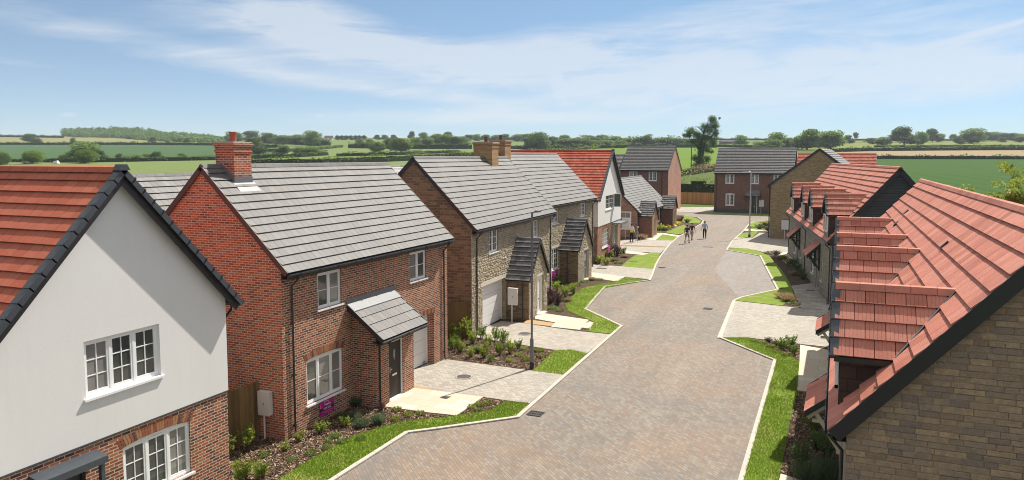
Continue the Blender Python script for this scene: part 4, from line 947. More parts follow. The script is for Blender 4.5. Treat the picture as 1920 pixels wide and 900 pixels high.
M['cheek'] = brick('dark_tile_hung_cheek', [(0, (.075, .045, .035)), (.5, (.10, .06, .045)), (.8, (.055, .036, .03))], (.03, .02, .018), bw=.3, bh=.25, ms=.01)
def bracket_canopy(root, x0, x1, zt, zb, d, tm='tile_red', timber='cream_timber', seed=1, grooves=0):
    mb = MB(); sl = hypot(d, zt-zb); tiles(mb, (x0, -d, zb), (1, 0, 0), (0, d, zt-zb), x1-x0, sl, .385, .35, .02, seed=seed, grooves=grooves, jit=.002)
    for x in (x0-.03, x1): mb.hexa([(x, -d, zb-.11), (x+.03, -d, zb-.11), (x+.03, 0, zt-.11), (x, 0, zt-.11), (x, -d, zb+.05), (x+.03, -d, zb+.05), (x+.03, 0, zt+.05), (x, 0, zt+.05)], 2)
    mb.box((x0, -d, zb-.11), (x1, -d+.03, zb-.05), 2)
    o = mb.obj('door_canopy', [M[tm], M['under'], M['dark_trim']], root, fixn=False)
    b = MB()
    for x in (x0+.12, x1-.12):
        b = MB(); b.bar((x, -d+.06, zb-.14), (x, -.05, zt-.20), .09, .09); b.box((x-.05, -.11, zb-.95), (x+.05, -.005, zt-.2)); b.bar((x, -.06, zb-.85), (x, -d*.72, zb+.02), .08, .09); b.bar((x, -.05, zb-.2), (x, -d*.8, zb-.2), .07, .08); b.obj('bracket', M[timber], o)
    return o
def terrace(name, label, loc, rz, L, W_, he, zr, tm, wallm, gablem, dormers, zd, canopies, vo=.16, verge='dark_trim', grooves=0, bracket='cream_timber', seed=101, gauge=.385, tw=.35, vh=.21):
    root = empty(name, loc, rz, label=label, cat='house'); ov = .27; k = (zr-he)/(W_/2+ov)
    mb = MB(); holes = []
    for c in canopies:
        m_ = (c[0]+c[1])/2; holes += [(m_-.5, m_+.5, 0, 2.15)]
        holes += [(c[1]+.5, c[1]+1.1, .9, 2.1), (c[0]-1.9, c[0]-.7, .75, 2.1)]
    gable_walls(mb, L, W_, he, zr, ov=ov, m=0, mside=1, holes=holes); mb.obj('wall', [M[wallm], M[gablem]], root, fixn=False)
    r = roof_x(root, L, W_, he, zr, tm, ov=ov, vo=vo, gauge=gauge, tw=tw, t=.036, seed=seed, verge=verge, verge_h=vh, grooves=grooves)
    for i, c in enumerate(canopies):
        m_ = (c[0]+c[1])/2; door(root, m_-.5, m_+.5, .02, 2.15, m='door_black', glaze='long'); window(root, c[1]+.5, c[1]+1.1, .9, 2.1, lights=1, rows=2); window(root, c[0]-1.9, c[0]-.7, .75, 2.1, lights=2, rows=2)
        bracket_canopy(root, c[0], c[1], c[2], c[3], c[4], tm, bracket, seed=seed+i, grooves=grooves)
    for i, x in enumerate(dormers): dormer(root, x, zd, he, k, ov, -.27, tm=tm, seed=seed+10*i, grooves=grooves, zb=he+.15)
    for x in (.25, L/2, L-.3): downpipe(root, x, -.31, he-.04)
    return root
sR0, sR1 = 14.4, 38.3
R1 = terrace('terraced_house', 'dormered terrace with terracotta roof and coursed stone gable in the right foreground', (.30, sR1, 0), -pi/2, sR1-sR0, 6.30, 3.77, 7.62, 'tile_pink', 'stone_grey', 'stone_gable',
    [sR1-s for s in (16.15, 22.9, 26.8, 33.9)], 6.12, [(sR1-21.5, sR1-19.2, 3.15, 2.48, .84), (sR1-31.0, sR1-28.8, 3.0, 2.4, .84)], grooves=5, seed=101)
stone_face(R1, 0, 6.30, 0, 7.5, 0, rh=(.10, .125), rw=(.2, .5), proud=(.004, .012), inset=.16, gap=.0055, m='stones_brown', seed=8, top=lambda q: 3.77+1.126*(.27+min(q, 6.3-q))-.08, loc=(sR1-sR0+.001, 0, 0), rz=pi/2, tilt=.003)
aR = .149; LR2 = 24.6
R2 = terrace('terraced_house', 'dormered terrace with terracotta roof and a charcoal clad gable, middle of the right side', (-.17-LR2*sin(aR), 47.1+LR2*cos(aR), 0), -pi/2+aR, LR2, 6.8, 3.75, 8.05, 'tile_pink', 'stone_grey', 'clad',
    [LR2-(s-47.1)/cos(aR) for s in (48.5, 55.4, 60.1, 67.5)], 6.45, [(LR2-6.9, LR2-4.6, 3.15, 2.35, .84), (LR2-18.2, LR2-15.9, 3.15, 2.35, .84)], bracket='black', seed=151)

for (u, v) in ((1699, 402), (1680, 424), (1771, 466)):
    a, b_, q = ray(u, v); t_ = (8.666-3.77+.034)/(1.126*a-q); X, Y, Z = a*t_, b_*t_, 8.666+q*t_
    mb = MB(); lx, ly = sR1-Y, X-.30; mb.hexa([(lx-.06, ly-.08, Z-.03), (lx+.06, ly-.08, Z-.03), (lx+.06, ly+.08, Z+.15), (lx-.06, ly+.08, Z+.15)]+[(lx-.06, ly-.10, Z+.03), (lx+.06, ly-.10, Z+.03), (lx+.06, ly+.06, Z+.20), (lx-.06, ly+.06, Z+.20)])
    mb.obj('roof_vent', M['dark_trim'], R1)
# ---------------------------------------------------------------- terrain and fields
def field_mat(name, a, b2, rows=None, amt=.25):
    m_, t, b = mat(name, .95, .05); tc = t.new('ShaderNodeTexCoord')
    n = t.noise(tc.outputs['Object'], .012, 6, .65, .4); f = t.noise(tc.outputs['Object'], .35, 5, .7)
    c = t.mix(n, a, b2); c = t.mix(t.m('MULTIPLY', f, .45), c, tuple(x*.5 for x in a))
    if rows:
        mp = t.new('ShaderNodeMapping', Vector=tc.outputs['Object']); mp.inputs['Rotation'].default_value = (0, 0, rows)
        wv = t.new('ShaderNodeTexWave', Vector=mp.outputs[0], Scale=.045, Distortion=1.0, Detail=2.0)
        c = t.mix(t.m('MULTIPLY', wv.outputs[0], amt), c, tuple(x*.62 for x in a))
    t.put(b.inputs['Base Color'], c); return m_
FM = [field_mat('rough_meadow', (.085, .125, .03), (.13, .165, .05)), field_mat('light_meadow', (.15, .205, .065), (.20, .245, .09), .3, .25), field_mat('dark_crop', (.062, .122, .050), (.082, .145, .062), .5, .35),
      field_mat('pale_field', (.21, .215, .09), (.26, .25, .12)), field_mat('pale_green_field', (.13, .19, .055), (.17, .22, .07)), field_mat('vivid_field', (.12, .20, .022), (.155, .235, .032), 1.0, .15),
      field_mat('green_crop', (.042, .100, .018), (.062, .125, .026), -.45, .35), field_mat('tan_field', (.31, .235, .14), (.36, .275, .165), -.4, .15), field_mat('yellow_green_field', (.21, .235, .07), (.17, .20, .06))]
FP = [(2, [(-400, 275), (0, 271), (230, 271.5), (400, 272), (530, 277), (520, 293), (400, 299), (160, 304), (0, 303), (-400, 300)]),
      (3, [(-400, 250), (118, 250), (118, 255), (300, 262), (400, 266), (400, 272), (230, 271.5), (0, 271), (-400, 275)]),
      (1, [(-400, 300), (0, 303), (160, 304), (400, 299), (520, 293), (640, 291), (760, 290), (930, 286), (930, 420), (-400, 600)]),
      (4, [(540, 262), (900, 260), (1000, 262), (1000, 276), (880, 277), (655, 275), (540, 273)]),
      (1, [(540, 275), (880, 277), (1000, 277), (1000, 290), (760, 290), (540, 300)]),
      (5, [(1000, 280), (1100, 277.5), (1165, 274), (1345, 274), (1345, 320), (1260, 322), (1150, 330), (1000, 330)]),
      (4, [(1345, 255), (1480, 255), (1480, 276), (1345, 276)]),
      (8, [(1480, 250), (2100, 250), (2100, 275), (1640, 276), (1480, 280)]),
      (7, [(1400, 305), (1490, 288), (1575, 283.5), (1640, 281), (1920, 279), (2200, 279), (2200, 292), (1920, 292), (1640, 291.5), (1560, 300), (1500, 310)]),
      (6, [(1500, 310), (1640, 292), (1920, 292.5), (2300, 292), (2400, 900), (1600, 900), (1500, 400)])]
def inpoly(x, y, P):
    c = False; j = len(P)-1
    for i in range(len(P)):
        if (P[i][1] > y) != (P[j][1] > y) and x < (P[j][0]-P[i][0])*(y-P[i][1])/(P[j][1]-P[i][1])+P[i][0]: c = not c
        j = i
    return c
mb = MB(); radii = [0, 40, 80, 110, 126]; r_ = 130
while r_ < 1250: radii.append(r_); r_ *= 1.017
radii += [1400, 1800, 2600, 4000, 7000]
angs = []; a = -180
while a < 180: angs.append(a); a += .3 if -40 <= a < 40 else 2.0
angs = [x for x in angs]; na = len(angs)
for R_ in radii:
    for a in angs:
        t = radians(a)-TH_; x, y = R_*sin(t), R_*cos(t); mb.v.append((x, y, height(x, y)-.06))
for i in range(len(radii)-1):
    for j in range(na):
        k = (j+1) % na; mb.f.append((i*na+j, i*na+k, (i+1)*na+k, (i+1)*na+j))
        rc = (radii[i]+radii[i+1])/2; t = radians(angs[j]+.15)-TH_; x, y = rc*sin(t), rc*cos(t); mi = 0
        if 130 < rc < 2000 and -42 < angs[j] < 42:
            u, v = proj(x, y, height(x, y))
            for q, P in FP:
                if inpoly(u, v, P): mi = q; break
        mb.m.append(mi)
me = bpy.data.meshes.new('terrain'); me.from_pydata(mb.v, [], mb.f)
for q in FM: me.materials.append(q)
me.polygons.foreach_set('material_index', mb.m); me.polygons.foreach_set('use_smooth', [True]*len(mb.f)); me.update()
bm = bmesh.new(); bm.from_mesh(me); bmesh.ops.recalc_face_normals(bm, faces=bm.faces); bm.to_mesh(me); bm.free()
o = bpy.data.objects.new('terrain', me); C.objects.link(o); tag(o, kind='structure')
# ---------------------------------------------------------------- street surfaces
def sheet(name, pts, z, m, px=True, kind='structure', th=.06):
    P = [G(*p) if px else p for p in pts]
    ar = sum(P[i-1][0]*P[i][1]-P[i][0]*P[i-1][1] for i in range(len(P)))
    if ar < 0: P = P[::-1]
    s = MB(); n = len(P); s.v = [(x, y, z) for x, y in P]+[(x, y, z-th) for x, y in P]; s.f = [tuple(range(n))]; s.m = [0]
    for i in range(n): j = (i+1) % n; s.f.append((i, n+i, n+j, j)); s.m.append(0)
    o = s.obj(name, M[m], None, fixn=False); return tag(o, kind=kind)
kerbL = [(-12.12, -8), (-12.12, 19.85), (-11.44, 20.5), (-9.46, 22.53), (-9.86, 37.2), (-12.9, 40.63), (-13.99, 48.26), (-11.84, 52.04), (-12.13, 54), (-13.14, 59.8), (-13.91, 65.1), (-14.93, 73.8), (-15.5, 80.4), (-15.7, 87.9), (-15.97, 99.1), (-16.5, 104), (-18.2, 109.5), (-21.5, 113), (-40, 113.6)]
kerbR = [(-2.18, -8), (-2.18, 20.4), (-2.26, 33.4), (-4.97, 36.58), (-5.57, 46.58), (-5.28, 47.84), (-3.43, 51.71), (-6.07, 68.88), (-9.35, 72.0), (-9.82, 79.56), (-9.88, 84), (-10.0, 91.7), (-10.38, 101.5), (-10.14, 105.1), (-8.59, 108.4), (20, 109)]
road = kerbL+[(-40, 118.5), (-24, 119.2), (-19.7, 119.6), (-9.15, 115.6), (20, 114)]+kerbR[::-1]
sheet('planting_soil', [(-60, -8)]+kerbL+[(-40, 120)]+[(-60, 120)], .012, 'mulch', px=False)
sheet('planting_soil', kerbR+[(20, -8)], .012, 'mulch', px=False)
sheet('road', road, .0, 'road', px=False, th=.04)
sheet('parking_bay', [(-3.5, 51.7), (-6.1, 68.85), (-9.3, 71.9), (-9.0, 66), (-8.3, 58), (-5.35, 47.9)], .005, 'bay', px=False, th=.02)
sheet('forecourt', [(-40, 118.6), (-24, 119.2), (-19.9, 119.6), (-18.0, 120.5), (-18.0, 137.6), (-40, 137.6)], .03, 'drive', px=False)
sheet('lawn', [(-19.7, 119.4), (-9.15, 115.5), (-2, 114.4), (-2, 121.2), (-18.5, 121.2)], .035, 'grass', px=False)
def kerb(name, pts, w_=.14, h=.05, side=1, m='kerb'):
    s = MB(); n = len(pts); off = []
    for i in range(n):
        d1 = Vector(pts[i])-Vector(pts[i-1]) if i else None; d2 = Vector(pts[i+1])-Vector(pts[i]) if i < n-1 else None
        ds = [d.normalized() for d in (d1, d2) if d is not None]; d = sum(ds, Vector((0, 0))).normalized(); nn = Vector((-d.y, d.x))*side*w_
        if len(ds) == 2: nn = nn/max(.5, abs(d.dot(ds[0])))
        off.append((pts[i][0]+nn.x, pts[i][1]+nn.y))
    for i in range(n-1):                     # kerb stones about 0.9 m long
        a, b, c, d = Vector(pts[i]), Vector(pts[i+1]), Vector(off[i+1]), Vector(off[i]); L = (b-a).length; k = max(1, round(L/.9))
        for j in range(k):
            t0, t1 = (j+.006)/k, (j+1-.006)/k; P = [a.lerp(b, t0), a.lerp(b, t1), d.lerp(c, t1), d.lerp(c, t0)]; hh = h+random.uniform(-.002, .002)
            s.hexa([(p.x, p.y, -.03) for p in P]+[(p.x, p.y, hh) for p in P])
    return tag(s.obj(name, M[m]), kind='structure')
kerb('kerb', kerbL, side=1); kerb('kerb', kerbR, side=-1)
kerb('kerb', [(-40, 118.5), (-24, 119.2), (-19.7, 119.6), (-9.15, 115.6), (-2, 114.5)], side=1)
# left side, from the camera on
g0 = [G(992, 757), G(948, 754), G(916, 772), G(856, 780), G(820, 786), G(768, 790), G(720, 801), (G(660, 820)), G(588, 860), G(526, 898)]
sheet('lawn', [(-9.58, 22.6), (-11.5, 20.63), (-12.26, 19.9), (-12.26, 5)]+[(-13.5, 5)]+g0[::-1], .035, 'grass', px=False)
sheet('path', [(720, 764), (757, 735), (775, 729), (906, 746), (856, 781), (800, 775)], .045, 'slab')
sheet('gravel_patch', [(768, 722), (838, 737), (828, 744), (762, 735)], .04, 'gravel')
sheet('driveway', [(770, 722), (774, 680), (812, 668), (838, 675), (1056, 704), (993, 758), (906, 746), (838, 737)], .032, 'drive')
sheet('lawn', [(1000, 696), (1040, 658), (1071, 657), (1101, 664), (1057, 704)], .036, 'grass')
sheet('driveway', [(900, 618), (940, 603), (984, 607), (1034, 615), (1084, 622), (1146, 628), (1100, 664), (1038, 657), (893, 634)], .032, 'drive')
sheet('gravel_patch', [(982, 607), (989, 600), (1040, 607), (1033, 613)], .041, 'gravel')
sheet('path', [(1002, 589), (1016, 588), (1104, 601), (1087, 620), (1033, 614), (1041, 606), (1003, 599)], .046, 'slab')
sheet('stepping_slab', [(1105, 604), (1113, 606), (1107, 618), (1086, 615)], .047, 'slab')
sheet('lawn', [(1146, 627), (1166, 614), (1099, 581), (1135, 540), (1180, 532), (1214, 526.5), (1172, 520), (1148, 530), (1120, 534), (1090, 542), (1072, 556), (1060, 572), (1064, 584), (1104, 600), (1113, 604), (1108, 616), (1100, 622)], .036, 'grass')
sheet('driveway', [(1099, 499), (1116, 496.5), (1165, 500), (1226, 505), (1220, 524.5), (1172, 520), (1092, 512)], .032, 'drive')
sheet('path', [(1090, 509), (1172, 520), (1157, 529), (1082, 517)], .046, 'slab')
sheet('lawn', [(1165, 500), (1178, 488), (1191, 479), (1207, 478), (1220, 474), (1238, 475), (1229, 497), (1225, 505)], .036, 'grass')
sheet('driveway', [(1160, 452), (1190, 449.5), (1262, 451.5), (1255, 460), (1239, 474.5), (1220, 474), (1154, 471)], .032, 'drive')
sheet('earth_strip', [(1160, 459.2), (1252, 463), (1251, 464.6), (1160, 461.8)], .038, 'brown_strip')
sheet('path', [(1154, 470.5), (1160, 468.5), (1217, 476), (1206, 479), (1152, 474)], .046, 'slab')
sheet('path', [(1201, 449), (1213, 441), (1220, 436), (1240, 437), (1276, 442.5), (1273, 445), (1242, 440), (1229, 451)], .046, 'slab')
sheet('lawn', [(1229, 451), (1242, 440), (1258, 441), (1274, 443.6), (1262, 451.5)], .036, 'grass')
sheet('lawn', [(1247, 436), (1262, 430), (1270, 426), (1283, 421.5), (1288, 427), (1282, 438), (1268, 440)], .037, 'grass')
sheet('lawn', [(1266, 404), (1290, 405), (1305, 409.5), (1315, 414.5), (1311, 419.5), (1290, 418.5), (1275, 414), (1264, 410)], .037, 'grass')
# right side
sheet('lawn', [(-2.05, -8), (-2.05, 20.4), (-2.13, 33.3), (-4.85, 36.45), G(1404, 634), G(1450, 656), G(1484, 670), G(1498, 680), G(1496, 735), G(1480, 796), G(1464, 884), (-1.25, 19), (-1.25, -8)], .036, 'grass', px=False)
sheet('driveway', [(-4.98, 36.6), (-5.5, 46.5), (-1.3, 45.6), (6, 45.6), (6, 36.3), G(1500, 646), G(1404, 634)], .032, 'drive', px=False)
sheet('path', [G(1500, 648), (.28, 35.9), (.28, 29.4), G(1494, 734), G(1499, 680)], .046, 'slab', px=False)
sheet('path', [(-1.2, 19.6), (-1.15, 21.2), (.28, 20.6), (.28, 18.5)], .046, 'slab', px=False)
sheet('lawn', [(-3.29, 51.7), (-5.95, 68.7), (-9.2, 72.05), G(1365, 466.5), G(1401, 466), G(1425, 473), G(1442, 480), G(1452, 492), G(1466, 507), G(1480, 530), G(1493, 556), G(1484, 541), G(1460, 541), ], .036, 'grass', px=False)
sheet('lawn', [(-5.42, 46.6), (-5.16, 47.75), (-3.35, 51.6), G(1484, 540), G(1488, 556), G(1467, 574)], .037, 'grass', px=False)
sheet('path', [(1484, 537), (1530, 531), (1556, 573), (1552, 583), (1502, 579)], .046, 'slab_grey')
sheet('driveway', [(-9.7, 79.4), (-9.78, 84), (-8.2, 83.6), (-8.0, 90), (-6.5, 90), (-3, 84), (4, 84), (4, 75), (-3.0, 72.5), G(1445, 476), G(1401, 466.5), (-9.5, 74)], .032, 'drive', px=False)
sheet('path', [G(1445, 475), G(1475, 474), G(1500, 500), G(1478, 497), G(1462, 485)], .044, 'slab', px=False)
sheet('lawn', [(-9.72, 84.1), (-9.82, 88.2), G(1419, 433), G(1421, 435.5), (-8.25, 83.8)], .036, 'grass', px=False)
sheet('lawn', [G(1396, 429), G(1401, 427.3), G(1437, 429.5), G(1437, 431.5)], .036, 'grass', px=False)
sheet('lawn', [(-10.1, 98.5), (-10.23, 101.5), (-10.0, 105), (-8.55, 108.2), (-3, 108.5), G(1440, 425.5), G(1407, 425.5)], .036, 'grass', px=False)
sheet('path', [G(1393, 433), G(1396, 429.2), G(1437, 431.8), G(1437, 434), G(1421, 433.6)], .034, 'slab', px=False)
kerb('kerb', [(-5.05, 36.5), (-5.58, 46.5)], w_=.2, h=.042, side=-1)
# ---------------------------------------------------------------- leaves
def leafcloud(mb, c, r, n, s, m=0, rng=random, up=.35, shell=.0, asp=.6):
    for _ in range(n):
        while True:
            x, y, z = rng.uniform(-1, 1), rng.uniform(-1, 1), rng.uniform(-1, 1); q = x*x+y*y+z*z
            if shell*shell <= q <= 1: break
        p = Vector((c[0]+x*r[0], c[1]+y*r[1], c[2]+z*r[2])); d = Vector((rng.uniform(-1, 1)+x*.6, rng.uniform(-1, 1)+y*.6, rng.uniform(-1, 1)+up)).normalized()
        a = d.cross(Vector((rng.uniform(-1, 1), rng.uniform(-1, 1), rng.uniform(-1, 1)))).normalized(); b = d.cross(a); k = s*rng.uniform(.6, 1.3)
        st = len(mb.v); mb.v += [tuple(p-a*k*.5), tuple(p-b*k*.5*asp), tuple(p+a*k*.5+d*k*.12), tuple(p+b*k*.5*asp)]; mb.f.append((st, st+1, st+2, st+3)); mb.m.append(m)
def fastobj(mb, name, mats, parent=None, loc=None):
    me = bpy.data.meshes.new(name); me.from_pydata(mb.v, [], mb.f)
    for q in mats: me.materials.append(q)
    me.polygons.foreach_set('material_index', mb.m); me.update()
    o = bpy.data.objects.new(name, me); C.objects.link(o)
    if parent is not None: o.parent = parent
    if loc is not None: o.location = loc
    return o
def limb(mb, p, d, L, r, depth, rng, tips):
    pts = [Vector(p)]; R = [r]; d = Vector(d).normalized()
    for i in range(4):
        d = (d+Vector((rng.uniform(-1, 1), rng.uniform(-1, 1), rng.uniform(-.3, .6)))*.18).normalized(); pts.append(pts[-1]+d*L/4); R.append(r*(1-.13*(i+1)))
    mb.tube(pts, R, 6 if depth > 1 else 4)
    if depth == 0: tips.append(pts[-1]); return
    for i in range(3 if depth > 1 else 2):
        q = pts[rng.choice((2, 3, 4))]; nd = (d+Vector((rng.uniform(-1, 1), rng.uniform(-1, 1), rng.uniform(-.2, .7)))*.85).normalized()
        limb(mb, q, nd, L*.68, R[-1]*.7, depth-1, rng, tips)
    tips.append(pts[-1])
def make_tree(H, wid, leafm, seed, lobes=9, n=110, ls=.75, trunk=.22, low=.15, gap=.0, name='tree', skew=0):
    """unit tree: trunk with limbs and a crown of leaf clumps, height H"""
    rng = random.Random(seed); root = empty(name, (0, 0, 0)); t = MB(); tips = []
    r = H*.025; top = H*trunk
    t.tube([(0, 0, -.5), (0, 0, top*.5), (rng.uniform(-.1, .1), 0, top), (skew*.5, 0, H*.6)], [r*1.5, r*1.1, r, r*.5], 7)
    for i in range(5):
        a = i*1.26+rng.uniform(0, .5); limb(t, (0, 0, top*(.8+.2*i/5)), (cos(a)*.9, sin(a)*.9, .9), H*.38, r*.55, 1, rng, tips)
    fastobj(t, 'trunk', [M['bark']], root)
    c = MB(); W_ = wid/2
    for i in range(lobes):
        f = i/(lobes-1) if lobes > 1 else 0; a = rng.uniform(0, 2*pi); zz_ = H*(low+(1-low)*(.12+.76*rng.random()**.8)); rel = (zz_/H-low)/(1-low)
        rad = W_*(1-.75*abs(rel-.35)**1.6*1.7)*.66*rng.uniform(.55, 1.0); lr = W_*rng.uniform(.34, .55)
        leafcloud(c, (rad*cos(a)+skew*rel, rad*sin(a), zz_), (lr, lr, lr*.72), n, ls, rng=rng, shell=.35)
    leafcloud(c, (0, 0, H*(low+.45*(1-low))), (W_*.62, W_*.62, H*(1-low)*.40), n*2, ls, rng=rng)
    leafcloud(c, (skew, 0, H*.86), (W_*.34, W_*.34, H*.13), n//2, ls, rng=rng)
    fastobj(c, 'crown', [M[leafm]], root); return root
def set_tree(proto, used, loc, sc, rz, label, cat, group, name=None):
    o = proto if not used else copy_tree(proto)
    o.location = loc; o.scale = sc; o.rotation_euler.z = rz; tag(o, label, cat, group); return o
TS = {}
for key, H_t, w_t, lm, nm in (('round', 10, 10, 'leaf_mid', 'broadleaf_tree'), ('round2', 10, 9, 'leaf_mid', 'broadleaf_tree'), ('dark', 10, 10, 'leaf_dark', 'broadleaf_tree'), ('bright', 10, 9.5, 'leaf_bright', 'broadleaf_tree'), ('cone', 10, 6, 'leaf_dark', 'small_tree'), ('bush', 10, 13, 'leaf_mid', 'field_bush'), ('bushb', 10, 12, 'leaf_bright', 'field_bush')):
    b_ = 'bush' in key
    TS[key] = [make_tree(H_t, w_t, lm, hash(key) % 1 + sum(map(ord, key)), lobes=17, n=210, ls=.72, trunk=.1 if b_ else .16, low=.0 if b_ else .05, name=nm), False]
ordn = ['leftmost', 'second', 'third', 'fourth', 'fifth', 'sixth', 'seventh', 'eighth', 'ninth', 'tenth', 'eleventh', 'twelfth', 'thirteenth', 'fourteenth', 'fifteenth', 'sixteenth']
WORD = {'round': 'mid green', 'round2': 'mid green', 'dark': 'dark green', 'bright': 'bright green', 'cone': 'small dark', 'bush': 'bushy green', 'bushb': 'bushy bright green'}
def tree_row(where, group, items):
    items = sorted(items)
    for i, (u, v, h, w_, k) in enumerate(items):
        x, y, z = land(u, v); Yd = y*cos(TH_)-x*sin(TH_); Hm = h*Yd/F_; Wm = w_*Yd/F_
        p = TS[k]; dims = {'round': 10, 'round2': 9, 'dark': 10, 'bright': 9.5, 'cone': 6, 'bush': 13, 'bushb': 12}[k]
        pos = ordn[i] if i < len(ordn) else 'number %d' % (i+1)
        pos = 'rightmost' if i == len(items)-1 and i > 0 else pos+(' from the left' if i else '')
        lab = '%s tree, %s %s' % (WORD[k], pos, where)
        set_tree(p[0], p[1], (x, y, z-.4), (Wm/dims*1.4, Wm/dims*1.4, Hm/10*1.08), random.uniform(0, 6), lab, 'tree', group); p[1] = True
tree_row('on the lower left field hedge', 'trees on the lower left field hedge', [(6, 312, 26, 22, 'bush'), (62, 307, 24, 32, 'bushb'), (122, 304, 15, 24, 'bush'), (157, 303, 36, 50, 'round'), (161, 306, 25, 30, 'bushb'), (192, 302, 20, 18, 'dark'), (206, 302, 8, 16, 'bush'), (225, 302, 15, 14, 'round'), (240, 302, 11, 22, 'bush'), (258, 302, 13, 20, 'bush'), (276, 301, 14, 20, 'bush'), (297, 301, 17, 22, 'dark'), (341, 299, 12, 16, 'dark'), (366, 300, 9, 22, 'bush'), (385, 300, 10, 22, 'bush')])
tree_row('on the pale field below the wood', 'trees on the pale hill field', [(60, 269, 17, 28, 'dark'), (137, 270, 12, 9, 'round'), (286, 269, 12, 13, 'dark'), (350, 269, 10, 11, 'dark'), (316, 268, 7, 12, 'bush')])
tree_row('in the hedge line behind the red chimney', 'trees behind the red chimney', [(440, 268, 20, 30, 'round'), (470, 264, 18, 26, 'round2'), (480, 292, 32, 36, 'dark'), (505, 269, 19, 30, 'round'), (530, 271, 17, 30, 'round2'), (528, 291, 18, 28, 'dark'), (557, 271, 18, 32, 'round'), (560, 292, 16, 26, 'bush'), (582, 292, 18, 28, 'round'), (588, 273, 26, 32, 'round'), (609, 275, 12, 18, 'dark')])
tree_row('on the skyline above the brick house', 'small trees on the skyline', [(632+i*8.5, 262.5, 9, 8, 'cone') for i in range(7)]+[(708, 262, 9, 12, 'dark'), (722, 262, 9, 12, 'round'), (738, 262, 9, 12, 'dark'), (771, 262, 15, 12, 'dark'), (795, 263, 14, 18, 'round'), (839, 262, 14, 18, 'dark'), (824, 262, 11, 14, 'round')])
tree_row('in the clump left of the buff chimneys', 'trees left of the buff chimneys', [(676, 273, 13, 18, 'round'), (693, 273, 12, 14, 'round2'), (708, 285, 19, 28, 'round'), (733, 283, 23, 30, 'dark'), (752, 285, 26, 36, 'bright'), (782, 278, 20, 26, 'round'), (802, 278, 19, 22, 'round2'), (817, 277, 24, 26, 'round'), (836, 277, 24, 24, 'round2'), (852, 277, 20, 22, 'dark'), (867, 277, 20, 28, 'round')])
tree_row('in the far row behind the buff chimneys', 'trees in the far row behind the buff chimneys', [(876, 265, 12, 20, 'dark'), (892, 264, 12, 18, 'round'), (912, 265, 12, 20, 'dark'), (930, 265, 12, 20, 'round'), (950, 265, 13, 22, 'dark'), (970, 265, 13, 22, 'round'), (990, 266, 14, 24, 'dark')])
tree_row('in the belt above the red roof', 'trees in the belt above the red roof', [(993, 280, 15, 22, 'dark'), (1011, 280, 30, 42, 'round'), (1035, 273, 16, 28, 'dark'), (1058, 277, 17, 32, 'round2'), (1084, 277, 19, 38, 'round'), (1062, 268, 14, 26, 'dark'), (1105, 270, 16, 28, 'round'), (1110, 277, 14, 30, 'bush'), (1130, 271, 17, 28, 'dark'), (1135, 277, 14, 30, 'bush'), (1155, 272, 16, 28, 'round2'), (1160, 276, 13, 28, 'bush')])
tree_row('in the belt left of the tall ivy tree', 'trees in the belt left of the ivy tree', [(1180, 275, 16, 28, 'round'), (1200, 275, 17, 26, 'dark'), (1213, 275, 22, 20, 'round'), (1232, 275, 16, 28, 'bush'), (1252, 275, 17, 28, 'round2'), (1272, 276, 16, 26, 'dark'), (1290, 276, 14, 24, 'bush')])
tree_row('between the ivy tree and the plain gable', 'trees between the ivy tree and the plain gable', [(1389, 274, 20, 24, 'round'), (1425, 279, 13, 32, 'bush'), (1447, 280, 18, 32, 'bush'), (1459, 278, 28, 32, 'round'), (1480, 279, 20, 26, 'round2'), (1496, 280, 22, 26, 'bright'), (1513, 281, 38, 38, 'bright'), (1535, 277, 24, 26, 'round'), (1558, 281, 34, 42, 'round2')])
tree_row('on the right hand horizon', 'trees on the right hand horizon', [(1592, 269, 15, 18, 'dark'), (1605, 260, 12, 9, 'cone'), (1636, 270, 11, 24, 'dark'), (1655, 273, 16, 26, 'round'), (1695, 273, 33, 42, 'dark'), (1728, 272, 24, 22, 'round'), (1748, 266, 23, 22, 'dark'), (1762, 266, 15, 16, 'round'), (1789, 260, 11, 14, 'dark'), (1798, 271, 15, 17, 'dark')])
tree_row('on the skyline at the far right', 'trees on the far right skyline', [(1822, 269, 27, 40, 'round'), (1848, 260, 15, 22, 'dark'), (1864, 260, 16, 22, 'round'), (1880, 260, 14, 20, 'dark'), (1898, 260, 14, 22, 'dark'), (1914, 260, 13, 20, 'round'), (1878, 267, 9, 14, 'dark'), (1912, 267, 12, 18, 'round2'), (1946, 264, 16, 26, 'dark')])
for k, (p, used) in TS.items():
    if not used:
        for ch in list(p.children): bpy.data.objects.remove(ch)
        bpy.data.objects.remove(p)
# wood on the left hill: one mass
rng = random.Random(5); mb = MB()
top = [(118, 240), (160, 238), (230, 237.5), (262, 239), (300, 243), (340, 247), (400, 254), (425, 258)]; bot = [(118, 257), (160, 258), (230, 260), (300, 265), (400, 268), (430, 268)]
def interp(P, x):
    for (a, b), (c, d) in zip(P, P[1:]):
        if a <= x <= c: return b+(d-b)*(x-a)/(c-a)
    return P[-1][1]
for i in range(330):
    u = rng.uniform(120, 426); vb = interp(bot, u); vt = interp(top, u); f = rng.random()
    x, y, z = land(u, vb-.3); n = hypot(x, y); k = 1+f*.16; x2, y2 = x*k, y*k; Yd = y2*cos(TH_)-x2*sin(TH_)
    zt = H_+(294-(vb-9+(vt-(vb-9))*f)-rng.uniform(-1.5, 1.5))*Yd/F_; r0 = rng.uniform(4, 6.5)
    leafcloud(mb, (x2, y2, zt-r0*.7), (r0, r0, r0*.75), 90, 2.0, rng=rng, shell=.3)
    if f < .35: leafcloud(mb, (x2, y2, (z+zt-r0)/2), (r0, r0, max(2, (zt-z)/2)), 70, 2.2, rng=rng)
